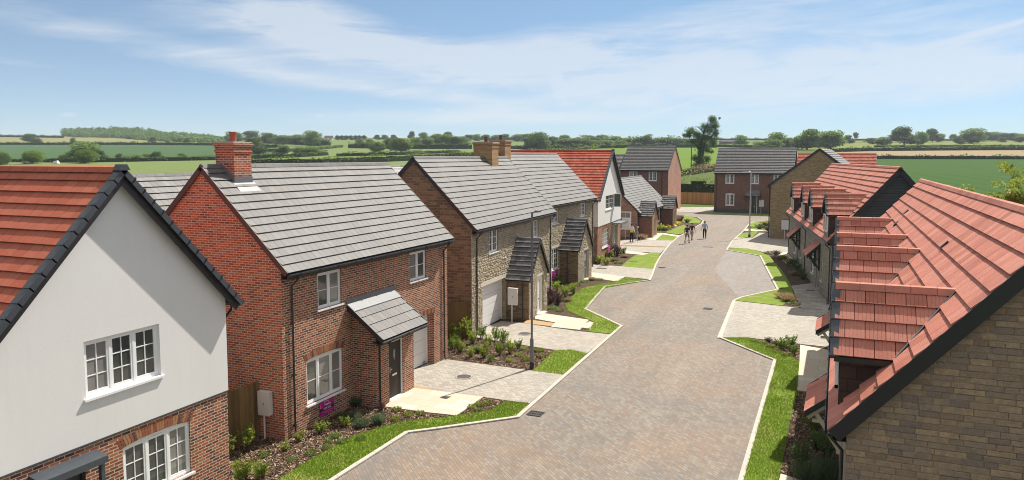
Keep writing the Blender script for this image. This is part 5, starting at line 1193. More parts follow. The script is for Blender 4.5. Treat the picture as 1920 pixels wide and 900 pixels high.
o = fastobj(mb, 'woodland', [M['wood_leaf']]); tag(o, kind='stuff')
# ---------------------------------------------------------------- hedges
def hedge(pts, h, w_, label, leaf='leaf_dark', group='field hedges', px=True, ls=None, dens=1.0, name='field_hedge', z0=None, cat='hedge'):
    P = []
    for p in pts:
        P.append(land(*p) if px else (p[0], p[1], height(*p)))
    ls = ls or .9; rng = random.Random(len(label)); core = MB(); lv = MB()
    for (a, b) in zip(P, P[1:]):
        a, b = Vector(a), Vector(b); L = (b-a).length; n = max(1, int(L/2.5))
        for i in range(n):
            p, q = a.lerp(b, i/n), a.lerp(b, (i+1)/n); p.z = height(p.x, p.y); q.z = height(q.x, q.y); d = (q-p).normalized(); s = Vector((-d.y, d.x, 0)).normalized()*w_*.36; hh = h*rng.uniform(.68, .86)
            core.hexa([p-s-Vector((0, 0, .3)), p+s-Vector((0, 0, .3)), q+s-Vector((0, 0, .3)), q-s-Vector((0, 0, .3)), p-s*.8+Vector((0, 0, hh)), p+s*.8+Vector((0, 0, hh)), q+s*.8+Vector((0, 0, hh)), q-s*.8+Vector((0, 0, hh))])
        m = int(L*(h+w_)*dens*1.5/(ls*ls)); 
        for i in range(m):
            p = a.lerp(b, rng.random()); p.z = height(p.x, p.y); d = (b-a).normalized(); s = Vector((-d.y, d.x, 0)).normalized()
            bump_ = 1+.22*sin(p.x*.35+p.y*.21)+.12*sin(p.x*1.1)
            c = p+s*rng.uniform(-.5, .5)*w_+Vector((0, 0, h*rng.random()**.6*bump_)); leafcloud(lv, c, (.01, .01, .01), 1, ls, rng=rng, up=.5)
    o = core.obj(name, M['hedge_core']); fastobj(lv, 'foliage', [M[leaf]], o)
    return tag(o, label, cat, group)
hedge([(-60, 303), (0, 303.5), (160, 304.5), (400, 300), (520, 294)], 1.6, 2, 'long low hedge along the near edge of the dark crop field, far left', 'leaf_mid')
hedge([(-60, 271), (230, 271.5), (400, 272.5), (520, 277)], 2.2, 3, 'thin dark hedge between the dark crop field and the pale hill field', ls=1.4)
hedge([(-60, 256.5), (0, 256.7), (118, 258.5)], 2.5, 4, 'dark hedge on the skyline at the far left', ls=1.8)
hedge([(466, 298), (560, 294.5), (613, 291)], 1.8, 2.5, 'dark hedge just right of the red chimney', ls=1.0)
hedge([(466, 309), (600, 308), (740, 302), (909, 293)], 2.3, 4, 'broad yellowish hedge bank rising behind the brick house roof', 'leaf_bright', ls=.8)
hedge([(632, 293), (740, 291), (860, 286)], 1.7, 2.5, 'dark hedge in the middle meadow, above the yellowish bank', ls=1.0)
hedge([(655, 277.5), (760, 279), (885, 279)], 3.4, 5, 'dark hedge under the tree clump left of the buff chimneys', ls=1.2)
hedge([(640, 276), (560, 284), (500, 284)], 1.8, 4, 'rough hedge crossing the slope right of the red chimney', 'leaf_mid', ls=1.1)
hedge([(960, 279), (1000, 280), (1170, 277.5)], 2.4, 3.5, 'dark hedge along the foot of the tree belt above the red roof', ls=1.2)
hedge([(990, 285), (1100, 280), (1160, 275.5)], 1.6, 3, 'pale rough hedge at the top of the vivid green field', 'leaf_bright', ls=1.0)
hedge([(1170, 276.5), (1345, 276.5)], 2.6, 4, 'dark hedge along the top of the vivid field behind the ivy tree', ls=1.2)
hedge([(1345, 275.5), (1480, 279)], 2.0, 3, 'dark hedge right of the ivy tree, above the grey roof', ls=1.1)
hedge([(1640, 297.5), (1700, 298), (1960, 298.5)], 1.5, 2, 'trimmed dark hedge between the tan field and the green crop', ls=.8)
hedge([(1560, 285), (1640, 283), (1960, 281)], 2.2, 3, 'dark hedge along the top of the tan field', ls=1.1)
hedge([(1640, 276), (1960, 275)], 1.4, 3, 'thin hedge under the trees on the right hand horizon', 'leaf_mid', ls=1.3)
hedge([(1590, 263.5), (1750, 264), (1960, 262)], 2, 4, 'skyline hedge at the far right', ls=1.8)
hedge([(1340, 262.5), (1490, 263)], 2.4, 5, 'dark skyline hedge right of the ivy tree top', ls=1.8)
hedge([(985, 272.5), (1100, 272), (1300, 276)], 6.5, 10, 'continuous bushy belt under the trees above the red roof', 'leaf_mid', ls=1.5, dens=1.2)
hedge([(500, 267.5), (560, 270), (612, 274)], 5, 9, 'bushy belt under the trees right of the red chimney', 'leaf_mid', ls=1.4, dens=1.2)
hedge([(-38, 142), (-30, 143), (-20, 143), (-10, 142)], 4.2, 3.2, 'tall thick hedge behind the orange timber fence', 'leaf_mid', px=False, ls=.34, group='garden hedges', dens=.8)
hedge([(1264, 331), (1300, 325), (1350, 318)], 1.6, 4, 'low rough hedge below the ivy tree', 'leaf_tan', ls=.5, group='garden hedges')
# ---------------------------------------------------------------- the tall ivy-clad tree
rng = random.Random(12); x, y, z = land(1312, 318); Yd = y*cos(TH_)-x*sin(TH_); sc = Yd/F_
root = empty('tall_tree', (x, y, z-.1), -TH_*-1, label='tall ivy covered tree with an open leaning crown against the sky', cat='tree'); root.rotation_euler.z = TH_
t = MB(); tips = []
Ht = 100*sc
t.tube([(0, 0, -.5), (-.3, 0, Ht*.2), (.2, 0, Ht*.45), (1.0, 0, Ht*.7), (2.2, 0, Ht*.9)], [.55, .5, .4, .28, .12], 9)
for (fx, fz, tx, tz) in ((.0, .35, -3.6, .62), (.1, .42, -4.6, .55), (.5, .55, 3.4, .70), (.6, .6, 3.9, .62), (.9, .7, -1.6, .82), (0, .3, 2.6, .42), (1.2, .75, 3.2, .9)):
    t.tube([(fx, 0, Ht*fz), ((fx+tx)/2, rng.uniform(-.6, .6), Ht*(fz+tz)/2+.3), (tx, rng.uniform(-1.2, 1.2), Ht*tz)], [.2, .13, .05], 6)
fastobj(t, 'trunk', [M['bark']], root)
c = MB()
def pxl(u, v): return ((u-1312)*sc, (318-v)*sc)
for (u, v, ru, rv, n) in ((1333, 224, 7, 6, 300), (1338, 236, 7, 9, 380), (1328, 243, 9, 10, 420), (1318, 238, 7, 6, 220), (1340, 250, 6, 8, 260), (1294, 246, 9, 7, 340), (1288, 254, 7, 5, 220), (1304, 252, 8, 6, 260), (1312, 258, 14, 8, 600), (1328, 259, 12, 7, 420), (1300, 266, 10, 6, 330), (1336, 268, 7, 7, 260), (1316, 272, 10, 9, 560), (1326, 281, 6, 5, 160), (1314, 286, 6, 12, 520), (1303, 296, 6, 6, 220), (1325, 298, 6, 7, 240), (1312, 303, 8, 9, 480), (1306, 311, 9, 6, 360), (1319, 312, 7, 6, 260), (1281, 253, 3, 2.5, 50), (1347, 222, 1.6, 2, 20), (1334, 284, 3.5, 3, 60)):
    a, b_ = pxl(u, v); r = ru*sc
    for q in range(int(n*2.3)):
        px_ = (a+rng.gauss(0, .52)*r, rng.gauss(0, .6)*r, b_+rng.gauss(0, .5)*rv*sc); leafcloud(c, px_, (.01, .01, .01), 1, .34, rng=rng)
fastobj(c, 'crown', [M['leaf_dark']], root)
# near right: leafy tree tops behind the terrace
def near_tree(x, y, H, Wd, leaf, seed, label, n=5200, ls=.15):
    rng = random.Random(seed); root = empty('garden_tree', (x, y, 0), label=label, cat='tree'); t = MB(); tips = []
    t.tube([(0, 0, -.1), (.1, 0, H*.25), (0, .1, H*.5), (.1, 0, H*.8)], [.16, .13, .09, .04], 8)
    for i in range(9):
        a = i*.7+rng.random(); limb(t, (0, 0, H*(.25+.05*i)), (cos(a), sin(a), .9), H*.34, .06, 2, rng, tips)
    fastobj(t, 'trunk', [M['bark']], root); c = MB()
    for p in tips:
        if rng.random() < .8: leafcloud(c, p, (.38, .38, .34), n//len(tips), ls, rng=rng)
    for i in range(26):
        a = rng.random()*6.3; r = Wd*.45*sqrt(rng.random()); zz_ = H*(.45+.5*rng.random()*(1-.5*r/Wd)); leafcloud(c, (r*cos(a), r*sin(a), zz_), (.5, .5, .42), n//34, ls, rng=rng)
    fastobj(c, 'crown', [M[leaf]], root); return root
near_tree(10.2, 38.5, 8.3, 8.4, 'leaf_yellow', 3, 'yellow green tree top rising behind the near terrace at the right edge', n=30000, ls=.21)
near_tree(7.6, 49.0, 6.9, 4.2, 'leaf_yellow', 4, 'small yellow green tree top just beyond the near terracotta ridge', n=4500, ls=.19)
x, y, z = land(1183, 296)
near_tree(-47, 146, 9.6, 5, 'leaf_yellow', 6, 'small yellowish tree left of the house with the pink gable end', n=2600, ls=.3)

HAZE = .00018
# ---------------------------------------------------------------- the air
mb = MB(); mb.box((-1900, -60, -60), (1900, 2300, 75)); o = mb.obj('haze', []); m_ = bpy.data.materials.new('haze_air'); m_.use_nodes = True; t = NT(m_.node_tree); t.n.clear()
v_ = t.new('ShaderNodeVolumePrincipled', Color=(.80, .88, 1.0), Density=HAZE); ou = t.n.new('ShaderNodeOutputMaterial'); t.l.new(v_.outputs[0], ou.inputs['Volume']); o.data.materials.append(m_); tag(o, kind='stuff')
# ---------------------------------------------------------------- garden plants
def shrub_proto(kind, seed):
    rng = random.Random(seed); root = empty({'lime': 'leafy_shrub', 'green': 'leafy_shrub', 'tall': 'tall_shrub', 'grey': 'lavender_plant', 'purple': 'purple_shrub', 'small': 'ground_plant', 'yellow': 'flowering_plant', 'tan': 'ornamental_grass', 'dark': 'evergreen_shrub', 'smallg': 'ground_plant'}[kind])
    s = MB(); l = MB()
    def leaf(p, d, L, w_):
        d = Vector(d).normalized(); a = d.cross(Vector((rng.uniform(-1, 1), rng.uniform(-1, 1), rng.uniform(-1, 1)))).normalized(); b = len(l.v); p = Vector(p)
        l.v += [tuple(p), tuple(p+d*L*.5+a*w_/2), tuple(p+d*L), tuple(p+d*L*.5-a*w_/2)]; l.f.append((b, b+1, b+2, b+3)); l.m.append(0)
    if kind in ('lime', 'green', 'tall', 'dark', 'purple'):
        n = {'lime': 16, 'green': 14, 'tall': 11, 'dark': 24, 'purple': 26}[kind]; Hs = 1.0; spread = .5 if kind != 'tall' else .35
        for i in range(n):
            a = rng.random()*6.3; r = spread*sqrt(rng.random()); h = Hs*rng.uniform(.6, 1.0)*(1-.4*r); p0 = Vector((r*.25*cos(a), r*.25*sin(a), 0)); p1 = Vector((r*cos(a), r*sin(a), h)); s.tube([p0, p0.lerp(p1, .5)+Vector((0, 0, .08)), p1], [.014, .01, .005], 4)
            k = 26 if kind != 'tall' else 20
            for j in range(k):
                t = rng.uniform(.25 if kind != 'tall' else .45, 1.05); p = p0.lerp(p1, t); leaf(p+Vector((rng.uniform(-.05, .05), rng.uniform(-.05, .05), rng.uniform(-.03, .05))), (rng.uniform(-1, 1), rng.uniform(-1, 1), rng.uniform(-.1, 1.0)), rng.uniform(.10, .17)*(.7 if kind in ('dark', 'purple') else 1), .075*(.6 if kind in ('dark', 'purple') else 1))
    elif kind in ('grey', 'tan'):
        for i in range(420):
            a = rng.random()*6.3; r = .12*sqrt(rng.random()); t = rng.random()**.7; d = (cos(a)*t*.8, sin(a)*t*.8, 1-.35*t); leaf((r*cos(a), r*sin(a), 0), d, rng.uniform(.5, .95), .028)
        for i in range(260):
            a = rng.random()*6.3; r = .42*sqrt(rng.random()); leaf((r*cos(a), r*sin(a), .55*(1-r*r*2.5)*rng.random()), (cos(a)*.6, sin(a)*.6, 1), .18, .03)
        s.tube([(0, 0, 0), (0, 0, .2)], .02, 5)
    else:
        for i in range(190):
            a = rng.random()*6.3; r = .5*sqrt(rng.random()); leaf((r*cos(a), r*sin(a), rng.uniform(.02, .5)*(1-r)), (cos(a), sin(a), rng.uniform(.1, 1.2)), rng.uniform(.14, .28), .09)
        s.tube([(0, 0, 0), (0, 0, .12)], .015, 5)
    fastobj(s, 'stem', [M['bark']], root); lm = {'lime': 'leaf_lime', 'green': 'leaf_bright', 'tall': 'leaf_yellow', 'grey': 'leaf_grey', 'purple': 'leaf_purple', 'small': 'leaf_yellow', 'smallg': 'leaf_mid', 'yellow': 'flower_yellow', 'tan': 'leaf_tan', 'dark': 'leaf_dark'}[kind]
    fastobj(l, 'foliage', [M[lm]], root); return root
SP = {k: [shrub_proto(k, 50+i), False] for i, k in enumerate(('lime', 'green', 'tall', 'grey', 'purple', 'small', 'smallg', 'yellow', 'tan', 'dark'))}
SW = {'lime': 'lime leafy shrub', 'green': 'green leafy shrub', 'tall': 'tall thin shrub', 'grey': 'lavender mound', 'purple': 'dark purple shrub', 'small': 'small yellowish plant', 'smallg': 'small green plant', 'yellow': 'yellow flowering plant', 'tan': 'tan grass clump', 'dark': 'evergreen shrub'}
def bed(where, group, items, px=True):
    items = sorted(items); cnt = {}; tot_ = {}
    for it in items: tot_[it[2]] = tot_.get(it[2], 0)+1
    for (u, v, k, h, *w_) in items:
        x, y = G(u, v) if px else (u, v); i = cnt.get(k, 0); cnt[k] = i+1; w0 = w_[0] if w_ else h
        pos = '' if tot_[k] == 1 else ('leftmost ' if i == 0 else 'rightmost ' if i == tot_[k]-1 else ordn[i]+' ')
        lab = (pos+SW[k]+(' from the left ' if pos and i and i < tot_[k]-1 else ' ')+where).strip()
        p = SP[k]; w0 *= .88; h *= .88; o = p[0] if not p[1] else copy_tree(p[0]); p[1] = True
        o.location = (x, y, .012); o.scale = (w0, w0, h); o.rotation_euler.z = random.uniform(0, 6); tag(o, lab, 'plant', group)
bed('in the bed under the brick house window', 'plants in the bed under the brick house', [(534, 846, 'lime', .34, .42), (561, 828, 'lime', .42, .46), (602, 814, 'lime', .50, .62), (647, 802, 'lime', .48, .5), (640, 786, 'grey', .35, .5), (663, 789, 'grey', .5, .5), (678, 801, 'grey', .42, .62), (710, 797, 'grey', .62, .55), (715, 772, 'purple', .4, .4), (668, 764, 'dark', .5, .7), (628, 822, 'smallg', .4, .3), (642, 832, 'smallg', .4, .3), (612, 842, 'smallg', .35, .3), (583, 854, 'smallg', .4, .35), (496, 856, 'smallg', .35, .3), (616, 831, 'smallg', .35, .25), (676, 826, 'smallg', .35, .3), (744, 772, 'small', .4, .32), (764, 781, 'small', .4, .32), (788, 778, 'small', .35, .3), (742, 790, 'small', .4, .3), (548, 866, 'smallg', .3, .3), (455, 905, 'lime', .8, .75), (490, 900, 'lime', .66, .62), (462, 850, 'tall', .95, .9), (431, 862, 'tall', .9, .6)])
bed('in the small bed between drive and lawn', 'plants in the wedge bed by the first drive', [(884, 766, 'small', .35, .3), (900, 761, 'small', .35, .3), (915, 759, 'small', .3, .3), (896, 770, 'smallg', .25, .3)])
bed('in the bed before the first stone house', 'plants in the bed before the stone house', [(849, 655, 'green', .8, .9), (862, 661, 'lime', .7, .8), (873, 640, 'tall', 1.25, 1.1), (855, 640, 'tall', 1.0, 1.0), (887, 645, 'lime', .75, .7), (903, 635, 'green', .9, .6), (884, 670, 'lime', .6, .6), (907, 671, 'lime', .85, .65), (916, 650, 'lime', .75, .6), (930, 640, 'green', .9, .5), (944, 645, 'green', .85, .6), (936, 667, 'lime', .75, .6), (956, 664, 'lime', .8, .6), (971, 655, 'green', .6, .5), (920, 679, 'green', .4, .4), (897, 662, 'grey', .5, .5), (984, 657, 'small', .35, .35), (984, 677, 'small', .5, .35), (972, 668, 'small', .4, .35), (956, 679, 'small', .4, .35), (1011, 659, 'small', .4, .4), (1016, 671, 'small', .4, .4), (940, 657, 'grey', .45, .45)])
bed('in the bed between the two porches', 'plants in the bed between the porches', [(1031, 569, 'purple', 1.1, 1.2), (1044, 573, 'purple', 1.0, 1.1), (1024, 560, 'purple', .9, .9), (1060, 557, 'lime', .9, .8), (1076, 552, 'lime', .9, .8), (1044, 546, 'lime', .8, .8), (1049, 534, 'green', .8, 1.0), (1068, 526, 'green', .8, .8), (1036, 580, 'smallg', .5, .6), (1050, 584, 'smallg', .4, .5), (1060, 541, 'smallg', .6, .7), (1080, 536, 'smallg', .5, .7), (1096, 530, 'smallg', .5, .6), (1074, 540, 'tan', .45, .6), (1092, 522, 'tan', .45, .7), (1110, 526, 'tan', .4, .6), (1124, 526, 'smallg', .4, .5), (1066, 566, 'tan', .4, .5), (1054, 564, 'smallg', .5, .6)])
bed('in the bed before the far white gable', 'plants before the far white gable', [(1116, 489, 'lime', 1.2, 1.2), (1124, 495, 'lime', .9, 1.1), (1137, 498, 'lime', .9, 1.0), (1132, 486, 'lime', .9, .9), (1146, 483, 'lime', .9, .9), (1140, 478, 'purple', 1.3, 1.3), (1156, 481, 'purple', 1.2, 1.2), (1149, 475, 'purple', 1.1, 1.0), (1166, 479, 'green', 1.0, 1.0), (1152, 490, 'tan', .5, .9), (1172, 483, 'tan', .5, .9), (1160, 494, 'smallg', .5, .7)])
bed('in the flower bed beside the bungalow porch', 'plants beside the bungalow', [(1228, 434, 'lime', 1.0, 1.3), (1235, 432, 'lime', 1.0, 1.3), (1241, 430, 'yellow', 1.0, 1.4), (1248, 427, 'yellow', 1.0, 1.4), (1255, 424, 'yellow', 1.0, 1.5), (1262, 422, 'yellow', 1.1, 1.5), (1268, 420, 'yellow', .9, 1.2), (1245, 432, 'grey', .7, 1.2), (1236, 437, 'smallg', .6, 1.0), (1252, 430, 'smallg', .6, 1.0), (1262, 412, 'tan', 1.2, 2.2), (1269, 414, 'tan', 1.0, 2.0), (1276, 414, 'purple', .9, 1.6), (1288, 418, 'purple', .7, 1.3), (1204, 449, 'tan', .9, 1.2), (1198, 451, 'purple', .6, .9)])
bed('in the shaded bed beside the cladded terrace', 'plants beside the cladded terrace', [(1481, 497, 'green', .7, 1.3), (1489, 499, 'dark', .8, 1.1), (1495, 507, 'dark', .7, 1.1), (1499, 516, 'dark', .7, 1.0), (1506, 524, 'dark', .6, 1.0), (1490, 516, 'tan', .5, .9), (1447, 476, 'smallg', .6, 1.3), (1456, 480, 'purple', .6, 1.2), (1466, 487, 'tan', .6, 1.2), (1470, 560, 'tan', .6, 1.3), (1479, 566, 'tan', .55, 1.1), (1488, 571, 'smallg', .3, .8)])
bed('in the wedge bed between right drive and lawn', 'plants in the right wedge bed', [(1466, 656, 'green', .75, .7), (1482, 652, 'green', .8, .7), (1487, 664, 'green', .6, .6), (1416, 641, 'small', .3, .5), (1430, 645, 'small', .3, .5), (1447, 652, 'small', .35, .5), (1458, 662, 'small', .3, .4), (1476, 668, 'small', .35, .45), (1440, 643, 'purple', .35, .5), (1455, 650, 'purple', .35, .5)])
bed('in the bed at the near terrace foot', 'plants at the foot of the near terrace', [(1502, 878, 'dark', .85, .8), (1514, 905, 'grey', .9, .9), (1548, 890, 'grey', .8, .9), (1532, 845, 'dark', .75, .8), (1550, 860, 'dark', .8, .8), (1525, 806, 'green', .5, .55), (1538, 830, 'green', .5, .6), (1512, 792, 'smallg', .35, .4), (1506, 838, 'smallg', .35, .4), (1560, 910, 'grey', .7, .8), (1540, 800, 'smallg', .4, .5)])
bed('by the plain stone gable', 'plants by the plain stone gable', [(1424, 430, 'dark', .8, 1.6), (1432, 428, 'purple', .9, 1.6), (1440, 424, 'tan', 1.0, 1.6), (1438, 432, 'dark', .7, 1.4)])
for k, (p, used) in SP.items():
    if not used:
        for ch in list(p.children): bpy.data.objects.remove(ch)
        bpy.data.objects.remove(p)
# ---------------------------------------------------------------- grass blades and bark chips near the camera (stuff)
def scatter(polys, dens, fn, seed):
    rng = random.Random(seed); mb = MB()
    for P, k in polys:
        xs = [p[0] for p in P]; ys = [p[1] for p in P]; A = (max(xs)-min(xs))*(max(ys)-min(ys))
        for _ in range(int(A*dens*k)):
            x, y = rng.uniform(min(xs), max(xs)), rng.uniform(min(ys), max(ys))
            if inpoly(x, y, P): fn(mb, x, y, rng)
    return mb
def blade(mb, x, y, rng, z=.034):
    if sin(x*1.9+y*.7)+sin(y*2.3-x)+rng.random()*2 < -.7: return
    a = rng.random()*6.3; h = rng.uniform(.025, .065); b = len(mb.v); w_ = .011; dx_, dy_ = cos(a)*w_, sin(a)*w_; lx, ly = rng.uniform(-.03, .03), rng.uniform(-.03, .03)
    mb.v += [(x-dx_, y-dy_, z), (x+dx_, y+dy_, z), (x+lx, y+ly, z+h)]; mb.f.append((b, b+1, b+2)); mb.m.append(0)
lawnA = [(-9.62, 22.6), (-11.54, 20.6), (-12.28, 19.9), (-12.28, 13.5), (-13.6, 13.5)]+g0[::-1]
lawnR = [(-2.06, 17.5), (-2.06, 20.4), (-2.15, 33.3), (-4.8, 36.5), G(1404, 634), G(1450, 656), G(1484, 670), G(1498, 680), G(1496, 735), G(1480, 796), G(1464, 884), (-1.25, 17.5)]
lawnB = [G(*p) for p in [(1000, 696), (1040, 658), (1071, 657), (1101, 664), (1057, 704)]]
lawnC = [G(*p) for p in [(1146, 627), (1166, 614), (1099, 581), (1135, 540), (1214, 526.5), (1172, 520), (1148, 530), (1120, 534), (1090, 542), (1072, 556), (1060, 572), (1064, 584), (1104, 600), (1113, 604), (1100, 622)]]
mb = scatter([(lawnA, 1), (lawnR, .8), (lawnB, .5), (lawnC, .35)], 1500, blade, 4); tag(fastobj(mb, 'grass_blades', [M['blade']]), kind='stuff')
def chip(mb, x, y, rng):
    if rng.random() < .2: return
    a = rng.random()*6.3; L = rng.uniform(.02, .055); w_ = rng.uniform(.008, .018); c, s = cos(a), sin(a); z = .014+rng.random()*.02; t1, t2 = rng.uniform(-.02, .02), rng.uniform(-.012, .012); b = len(mb.v)
    mb.v += [(x-c*L-s*-w_, y-s*L-c*w_, z-t1), (x+c*L+s*w_, y+s*L-c*w_, z+t1+.006), (x+c*L-s*w_, y+s*L+c*w_, z+t1+.012+t2), (x-c*L-s*w_, y-s*L+c*w_, z-t1+.01-t2)]; mb.f.append((b, b+1, b+2, b+3)); mb.m.append(0)
def chip_mat():
    m_, t, b = mat('bark_chips', .9, .15); geo = t.new('ShaderNodeNewGeometry')
    t.put(b.inputs['Base Color'], t.ramp(geo.outputs['Random Per Island'], [(0, (.05, .03, .02)), (.25, (.13, .08, .05)), (.5, (.22, .14, .09)), (.72, (.33, .23, .155)), (.9, (.48, .37, .27))], 'CONSTANT')); return m_
M['chip'] = chip_mat()
bedB = [(-15.2, 17.9), (-15.2, 21.3), (-14.25, 21.4), (-14.3, 22.0), G(800, 777), G(856, 782)]+g0[4:]+[(-13.5, 14.6), (-16.9, 14.8), (-16.9, 17.9)]
bedB1 = [G(*p) for p in [(856, 781), (906, 747), (948, 754), (916, 772)]]
bedC = [G(*p) for p in [(842, 673), (1000, 696), (1038, 658), (893, 635), (846, 640)]]
bedRn = [(-1.2, 21.3), G(1480, 796), G(1496, 735), (.25, 29.3), (.25, 20.7)]
bedRw = [G(*p) for p in [(1404, 635), (1450, 655), (1484, 669), (1499, 679), (1500, 648)]]
mb = scatter([(bedB, 1), (bedB1, 1), (bedC, .6), (bedRn, .8), (bedRw, .5)], 520, chip, 9); tag(fastobj(mb, 'bark_chips', [M['chip']]), kind='stuff')
# ---------------------------------------------------------------- covers and drains
def cover(u, v, kind, label, r=.34, z=.036):
    x, y = G(u, v)
    if kind == 'round':
        s = MB(); s.tube([(0, 0, z), (0, 0, z+.008)], r, 28); o = s.obj('manhole_cover', M['iron'], None, loc=(x, y, 0))
        q = MB(); n = 28
        for i in range(n):
            a, b = 2*pi*i/n, 2*pi*(i+1)/n; q.hexa([(c*cos(t), c*sin(t), h) for h in (z-.002, z+.012) for c, t in ((r*.86, a), (r*.97, a), (r*.97, b), (r*.86, b))])
        q.obj('frame', M['kerb'], o); cat = 'manhole cover'
    elif kind == 'gully':
        s = MB(); 
        for i in range(7): s.box((-.21+i*.06, -.2, z-.02), (-.18+i*.06, .2, z+.012))
        s.box((-.25, -.24, z-.02), (.25, -.2, z+.014)); s.box((-.25, .2, z-.02), (.25, .24, z+.014)); s.box((-.25, -.2, z-.02), (-.21, .2, z+.014)); s.box((.21, -.2, z-.02), (.25, .2, z+.014)); s.box((-.21, -.015, z-.02), (.21, .015, z+.011))
        o = s.obj('drain_grate', M['iron_dark'], None, loc=(x, y, 0)); cat = 'drain'
    else:
        s = MB(); s.box((-r, -r*.7, z), (r, r*.7, z+.008)); s.box((-r*.8, -r*.5, z+.008), (r*.8, r*.5, z+.012)); o = s.obj('inspection_cover', M['iron'], None, loc=(x, y, 0)); cat = 'cover'
    return tag(o, label, cat)
cover(870, 708, 'round', 'round cover in the drive beside the brick house garage'); cover(984, 627, 'round', 'round cover in the drive before the white stone house garage', .36)
cover(1004, 776, 'gully', 'black road drain grate at the kerb corner by the nearest lawn', z=.004); cover(1327, 579, 'gully', 'road drain grate in the middle of the paving opposite the right drive', z=.004)
cover(1241, 502, 'gully', 'road drain grate at the kerb near the third drive', z=.004); cover(1327, 463, 'flat', 'dark cover in the road behind the three walkers', .5, z=.004)
cover(1128, 504, 'flat', 'cover in the drive beside the second stone porch', .4, z=.036); cover(1187, 491, 'flat', 'dark cover in the lawn before the far white gable', .35, z=.038)
cover(834, 748, 'flat', 'small dark cover in the sandstone path by the brown door', .14, z=.047); cover(502, 872, 'flat', 'small dark slab lying in the bark beside the nearest lawn', .16, z=.02)
cover(1519, 546, 'flat', 'cover in the shaded slab path by the cladded terrace', .25, z=.047); cover(1455, 476, 'flat', 'cover in the drive before the plain stone gable', .35, z=.047)
# ---------------------------------------------------------------- meter boxes
x, y = G(490, 822); meter_box(-15.86, 17.76, .80, radians(0), 'pale meter box on a white post between olive fence and brick house', h=.70, w_=.42)
x, y = G(963, 604); meter_box(x, y, .95, radians(0), 'pale meter box on the side of the first stone porch', h=.85, w_=.5)
x, y = G(1174, 448); meter_box(x, y-.1, 1.15, radians(0), 'pale meter box behind the person in the yellow vest', h=1.05, w_=.8)
x, y = G(1251, 418); meter_box(x-.4, y, 1.2, radians(90), 'pale meter box beside the farther bungalow porch', h=1.15, w_=.8)
a = face(Gl, -.02, 1427.5, 397); meter_box(Gl[0]+a[0], Gl[1]-.05+a[0]*-.02, 1.1, -.02, 'pale meter box right of the black door at the street end', h=1.0, w_=.7)
x, y = G(1465, 446); meter_box(-4.9, 84.0, 1.05, -.09, 'pale meter box on the plain stone gable', h=.95, w_=.72)
# ---------------------------------------------------------------- for sale boards
sale_board(-15.215, 19.84, .24, pi/2, 'magenta FOR SALE board under the window of the red brick house', .76, .48)
a = face(Dl, Drz, 1038, 519); sale_board(Dl[0]+.03, Dl[1]+a[0], .38, pi/2, 'magenta FOR SALE board under the window of the second stone house', 1.3, .62)
a = face(El, Erz, 1137, 475); sale_board(El[0]+.05, El[1]+a[0]-.1, .55, Erz, 'magenta FOR SALE board under the window of the far white gable', 1.1, .6)
# ---------------------------------------------------------------- fences
def board_fence(x0, y0, x1, y1, h, m, label, bw=.125, posts=True, h2=None, gate=None):
    L = hypot(x1-x0, y1-y0); rz = atan2(y1-y0, x1-x0); root = empty('timber_fence', (x0, y0, 0), rz, label=label, cat='fence'); mb = MB(); n = int(L/(bw-.012)); h2 = h2 or h; rng = random.Random(int(L*100))
    for i in range(n):
        a = L*i/n; hh = h+(h2-h)*a/L+rng.uniform(-.008, .008); mb.box((a+.003, -.012-(.01 if i % 2 else 0), .04), (a+bw-.004, .01-(.01 if i % 2 else 0), hh))
    mb.obj('boards', M[m], root); r = MB()
    for z in (.3, h*.5, h-.25): r.box((0, .011, z), (L, .05, z+.07))
    r.obj('rails', M[m], root)
    k = 0
    while k <= L+.01:
        p = MB(); p.box((k-.05, .012, 0), (k+.05, .11, h+.03)); p.obj('post', M[m], root); k += max(1.8, L/round(max(1, L/1.8)))
    return root
board_fence(-16.17, 14.7, -16.17, 17.72, 1.8, 'fence', 'olive board fence between the white gable and brick house')
board_fence(-17.2, 30.2, -16.0, 31.8, 1.8, 'fence', 'sliver of board fence between the brick house and the first stone house')
board_fence(-36, 137.4, -12, 137.4, 2.3, 'fence2', 'orange timber fence closing the gap between the two far brick houses', bw=.16)
# ---------------------------------------------------------------- street lamps and pole
def lamp(x, y, H, arm, label, light=False, rz=0, r0=.068):
    root = empty('street_lamp', (x, y, 0), rz, label=label, cat='street lamp', group='street lamps along the road'); st = 'steel_light' if light else 'steel'
    b = MB(); b.tube([(0, 0, -.05), (0, 0, .0), (0, 0, .30), (0, 0, .31)], [r0*1.35, r0*1.32, r0*1.3, r0*1.0], 12); b.obj('base', M['black'], root)
    p = MB(); p.tube([(0, 0, .31), (0, 0, 1.25), (0, 0, 1.30), (0, 0, H-.05), (0, 0, H)], [r0*1.15, r0*1.12, r0*.66, r0*.60, r0*.55], 12); p.obj('pole', M[st], root)
    d = MB(); d.box((-.05, -r0*1.17, .45), (.05, -r0*1.08, 1.0)); d.obj('access_door', M[st], root)
    h = MB(); L = arm; h.tube([(0, 0, H-.05), (L*.3, 0, H+.02), (L*.45, 0, H+.02)], .03, 8); h.hexa([(L*.35, -.09, H-.02), (L, -.07, H+.0), (L, .07, H+.0), (L*.35, .09, H-.02), (L*.35, -.07, H+.07), (L, -.05, H+.05), (L, .05, H+.05), (L*.35, .07, H+.07)]); h.obj('lamp_head', M[st], root)
    return root
x, y = G(997, 692); lamp(x, y, 6.45, .36, 'slim dark grey street lamp on the lawn beside the first drive', rz=.6)
x, y = G(1405, 445); lamp(x, y, 7.1, -.85, 'pale street lamp on the lawn before the plain stone gable', light=True, rz=-.1, r0=.10)
